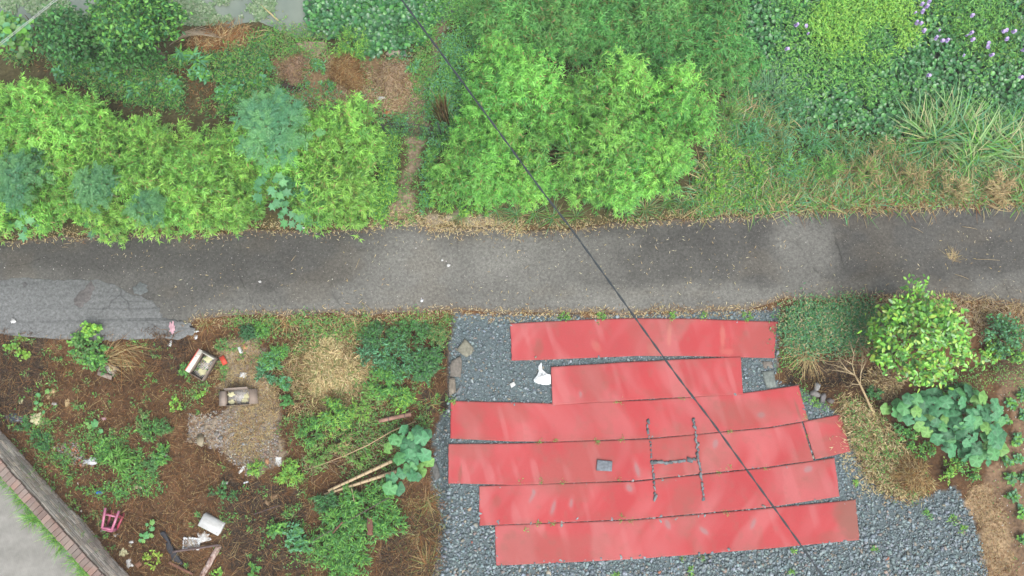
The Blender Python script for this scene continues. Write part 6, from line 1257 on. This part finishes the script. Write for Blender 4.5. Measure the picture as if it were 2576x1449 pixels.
for i, (p0, p1) in enumerate([((2292,570),(2322,586)),((2420,570),(2458,577)),((2452,652),(2515,655)),((2402,690),(2436,702)),((2172,548),(2180,574)),((1320,676),(1330,668)),((733,657),(745,642)),((905,650),(895,675)),((160,614),(180,613)),((156,622),(172,622)),((2176,717),(2186,770))]):
    a = np.array(pv(p0[0], p0[1], .012)); b_ = np.array(pv(p1[0], p1[1], .012)); o = obj('straw_stalk', MB().tube([(0, 0, 0), (*((b_ - a) * .5 + [.004, .006]), .012), (*(b_ - a), 0)], [.005, .005, .003], (.42, .33, .2), 4).mesh('straw_stalk', M['stem']), label=['bent straw stalk on the dark right part of the road', 'brown straw stalk at the right end of the road', 'longest straw stalk right of the straw bunch', 'straw stalk below the straw bunch on the road', 'short straw stalk near the upper road edge on the right', 'tiny straw stalk in the middle of the road', 'short pale stalk on the road left of the middle', 'curled stalk on the road below the path', 'upper of two short stalks at the left end of the road', 'lower of two short stalks at the left end of the road', 'upright pale stalk at the lower road edge beside the fruit tree'][i], cat='straw'); o.location = (a[0], a[1], .018)

# net fence across the path
xl, yl, zl = G(978, 349); xr, yr, zr_ = G(1112, 346)
t = thing('net_fence', 'low dark wire net fence closing the footpath', 'fence', (xl, yl, min(zl, zr_))); Wd_ = math.hypot(xr - xl, yr - yl); an = math.atan2(yr - yl, xr - xl); Hn = .95
M['wire'] = mat_plain('dark_wire', (.035, .045, .045), .6, .2, 20)
ux, uy = math.cos(an), math.sin(an)
for k in (0, 1): obj('post', MB().tube([(ux * Wd_ * k, uy * Wd_ * k, -.05), (ux * Wd_ * k, uy * Wd_ * k, Hn + .05)], .018, n=7).mesh('post', M['wire']), t)
wv_ = MB().tube([(0, 0, 0), (0, 0, Hn)], .0045, n=4).mesh('wire', M['wire'])
for k in range(1, 30): o = obj('wire', wv_, t); f = k / 30 * Wd_; o.location = (ux * f, uy * f + .05 * math.sin(f * 4), rng.uniform(-.02, .02)); o.rotation_euler = (rng.normal(0, .02), rng.normal(0, .02), 0)
for k in range(5): obj('wire', MB().tube([(ux * f, uy * f + .05 * math.sin(f * 4), .05 + k * .215) for f in np.linspace(0, Wd_, 9)], .0035, n=4).mesh('wire', M['wire']), t)

# bags, paper and plastic
CR = [('plastic_bag', 'grey crumpled plastic bag beside the star shaped weed', 'bag', 229, 1161, 15, 9, .10, 'greybag'), ('paper_lump', 'cream crumpled paper near the top of the wall', 'paper', 95, 1054, 17, 14, .09, 'paper'), ('plastic_sheet', 'dark blue plastic sheet in the left corner beside the wall', 'plastic', 38, 1052, 26, 11, .09, 'tarp'),
 ('paper_lump', 'yellowish crumpled bag near the foot of the wall', 'paper', 311, 1390, 12, 10, .08, 'paper'), ('plastic_sheet', 'clear crumpled plastic near the bottom of the wall', 'plastic', 327, 1418, 8, 11, .07, 'clear'), ('plastic_bag', 'white crumpled bag above the open carton', 'bag', 612, 942, 10, 7, .06, 'bag'), ('plastic_scrap', 'pale grey torn plastic strip at the end of the road patch', 'plastic', 487, 834, 12, 4, .04, 'greybag'), ('plastic_scrap', 'short white plastic strip below the torn strip', 'plastic', 493, 848, 4, 7, .03, 'bag'),
 ('paper_scrap', 'faded pink paper on the pale road patch', 'paper', 437, 826, 7, 15, .02, 'pinkpaper'), ('paper_scrap', 'pale plastic scrap hanging below the road patch', 'plastic', 428, 858, 6, 12, .03, 'greybag'), ('paper_cup', 'white crushed cup on the lower left road edge', 'cup', 41, 808, 7, 6, .06, 'foam'), ('paper_scrap', 'white paper scrap on the upper road edge', 'paper', 761, 575, 8, 4, .03, 'foam'), ('paper_scrap', 'small white scrap in the middle of the road', 'paper', 1129, 669, 6, 4, .02, 'foam'), ('paper_scrap', 'tiny white scrap left of the one in mid road', 'paper', 1113, 656, 3, 2.5, .02, 'foam'), ('paper_scrap', 'white round scrap on the road above the gravel', 'paper', 1063, 757, 4, 3.5, .02, 'greybag'), ('paper_scrap', 'pinkish white scrap on the road left of the middle', 'paper', 657, 710, 4, 3, .02, 'foam'),
 ('plastic_bag', 'white lump of plastic at the foot of the right heap', 'bag', 958, 248, 12, 5, .08, 'foam'), ('food_wrapper', 'orange brown wrapper above the white can', 'wrapper', 616, 873, 8, 6, .03, 'orange'), ('paper_scrap', 'yellowish paper scraps in the middle of the plot, upper one', 'paper', 333, 1180, 5, 4, .02, 'paper'), ('paper_scrap', 'yellowish paper scrap above the pink stool, left one', 'paper', 343, 1225, 6, 4, .02, 'paper'), ('paper_scrap', 'yellowish paper scrap above the pink stool, middle one', 'paper', 354, 1226, 5, 4, .02, 'paper'), ('paper_scrap', 'yellowish paper scrap above the pink stool, right one', 'paper', 366, 1235, 4, 3, .02, 'paper'), ('paper_scrap', 'white oval scrap right of the wall', 'paper', 331, 1363, 6, 3, .03, 'foam'), ('paper_scrap', 'small white scrap below the pink stool', 'paper', 291, 1346, 5, 4, .04, 'foam'), ('paper_scrap', 'cream scrap below the white oval scrap', 'paper', 328, 1373, 4, 3, .03, 'paper'), ('paper_scrap', 'pinkish scrap above the squash seedling', 'paper', 262, 1053, 7, 4, .03, 'pinkpaper'), ('paper_scrap', 'white scrap beside the blue wrapper', 'paper', 293, 1223, 3, 6, .03, 'foam'), ('paper_scrap', 'pale yellow leaf scrap in the dark left corner', 'paper', 54, 1009, 5, 8, .02, 'paper'), ('dead_leaf', 'large tan dead leaf near the withered vine', 'leaf', 133, 985, 10, 6, .04, 'tan'), ('dead_leaf', 'curled tan dead leaf right of the withered vine', 'leaf', 170, 1014, 6, 10, .05, 'tan'), ('dead_leaf', 'small tan dead leaf on the withered vine', 'leaf', 122, 1000, 5, 5, .03, 'tan'), ('paper_scrap', 'white scrap right of the withered vine', 'paper', 137, 1016, 7, 4, .03, 'foam'), ('paper_scrap', 'white scrap under the dead cane', 'paper', 419, 1146, 5, 4, .03, 'foam')]
M['pinkpaper'] = mat_plain('pink_paper', (.46, .28, .32), .8, .2, 10); M['orange'] = mat_plain('orange_foil', (.45, .22, .10), .5, .3, 12); M['tan'] = mat_plain('tan_dead_leaf', (.46, .34, .18), .8, .15, 12)
for i, (nm, lab, ct, u, v, a, b_, h, mt) in enumerate(CR):
    x, y = pv(u, v, 0); onroad = float(rb(np.array([float(x)]))[0]) < float(y) < float(rt(np.array([float(x)]))[0])
    crumple(nm, lab, ct, u, v, a, b_, h, M[mt], 600 + i, rng.uniform(-.2, .2), z=.03 if onroad else None)
slab('white_card', 'small square white card on the gravel', 'card', z5([(957,990),(1020,958),(1046,1005),(985,1046)]), .012, M['foam'], (.8, .8, .8), inset=.002, z=-.02)
slab('white_board', 'bright white board scrap with dark marks at the right of the rubble', 'board', [(693.5,1149.5),(707,1150),(708.5,1168),(702,1175),(693,1168)], .025, M['foam'], (.8, .8, .8), inset=.003)
slab('foam_scrap', 'small torn white foam sheet left of the brick fragment', 'foam', [(612,1172),(616,1180),(606,1189),(602,1192),(598,1189)], .025, M['foam'], (.8, .8, .8), inset=.003)
def can(label, u, v, ang, r, L, mat, name='drink_can'):
    x, y, z = G(u, v); dx, dy = math.cos(ang) * L / 2, math.sin(ang) * L / 2
    t = thing(name, label, 'can', (x, y, z + r + .01)); me = MB().tube([(-dx, -dy, 0), (-dx * .9, -dy * .9, 0), (dx * .9, dy * .9, 0), (dx, dy, 0)], [r * .85, r, r, r * .85], n=14).mesh('body', mat, smooth=True); obj('body', me, t)
    obj('lid', MB().tube([(dx, dy, 0), (dx * 1.05, dy * 1.05, 0)], [r * .86, r * .8], n=14).mesh('lid', M['greybag']), t)
can('white cylinder can lying right of the dark weed', 568, 1214, .1, .032, .11, M['foam']); can('white tumbler lying above the white crumpled bag', 606, 881, -1.1, .036, .15, M['foam'], 'tumbler')
can('blue drink can near the middle of the plot', 253, 1238, .1, .03, .12, M['blue']); can('grey tube right of the white can', 620, 1213, .3, .02, .1, M['greybag'])
# big white bag caught under the second mat
pb = z5([(1410,680),(1420,700),(1400,740),(1440,800),(1490,840),(1540,855),(1545,930),(1545,990),(1500,1005),(1430,1000),(1370,990),(1310,960),(1300,930),(1350,870),(1375,810),(1365,740)])
p_ = np.array(pb); nn = 13; V = []; cu, cv = p_.mean(0); k0 = len(p_); P3 = []
for ring in np.linspace(0, 1, 7):
    for j in range(k0 * 2):
        f = j / 2; i = int(f) % k0; e = p_[i] + (p_[(i + 1) % k0] - p_[i]) * (f - int(f)); uu = cu + (e[0] - cu) * ring; vv = cv + (e[1] - cv) * ring
        x, y = pv(uu, vv, 0); P3.append((float(x), float(y), -.01 + .05 * (1 - ring ** 2) * abs(math.sin(j * .9 + ring * 5)) + .012 + rng.uniform(0, .018)))
P3 = np.array(P3); w_ = k0 * 2; F = [(r_ * w_ + j, (r_ + 1) * w_ + j, (r_ + 1) * w_ + (j + 1) % w_, r_ * w_ + (j + 1) % w_) for r_ in range(6) for j in range(w_)]
off = P3.mean(0) * [1, 1, 0] + [0, 0, P3[:, 2].min()]; o = obj('plastic_bag', MB().add(P3, F).mesh('plastic_bag', M['bag'], off), label='white plastic bag caught under the left end of the second mat', cat='bag'); o.location = off

# ================================================================== thin wet haze in the air
m = bpy.data.materials.new('haze'); m.use_nodes = True; m.node_tree.nodes.clear()
out = m.node_tree.nodes.new('ShaderNodeOutputMaterial'); vp = m.node_tree.nodes.new('ShaderNodeVolumePrincipled')
vp.inputs['Color'].default_value = (.95, .97, 1, 1); vp.inputs['Density'].default_value = .0013; vp.inputs['Anisotropy'].default_value = 0.0
m.node_tree.links.new(vp.outputs[0], out.inputs['Volume'])
me = MB().box((0, 0, 7.9), (320, 320, 20.6)).mesh('haze', m)
obj('haze', me, label='thin damp haze in the air', cat='haze', kind='stuff')
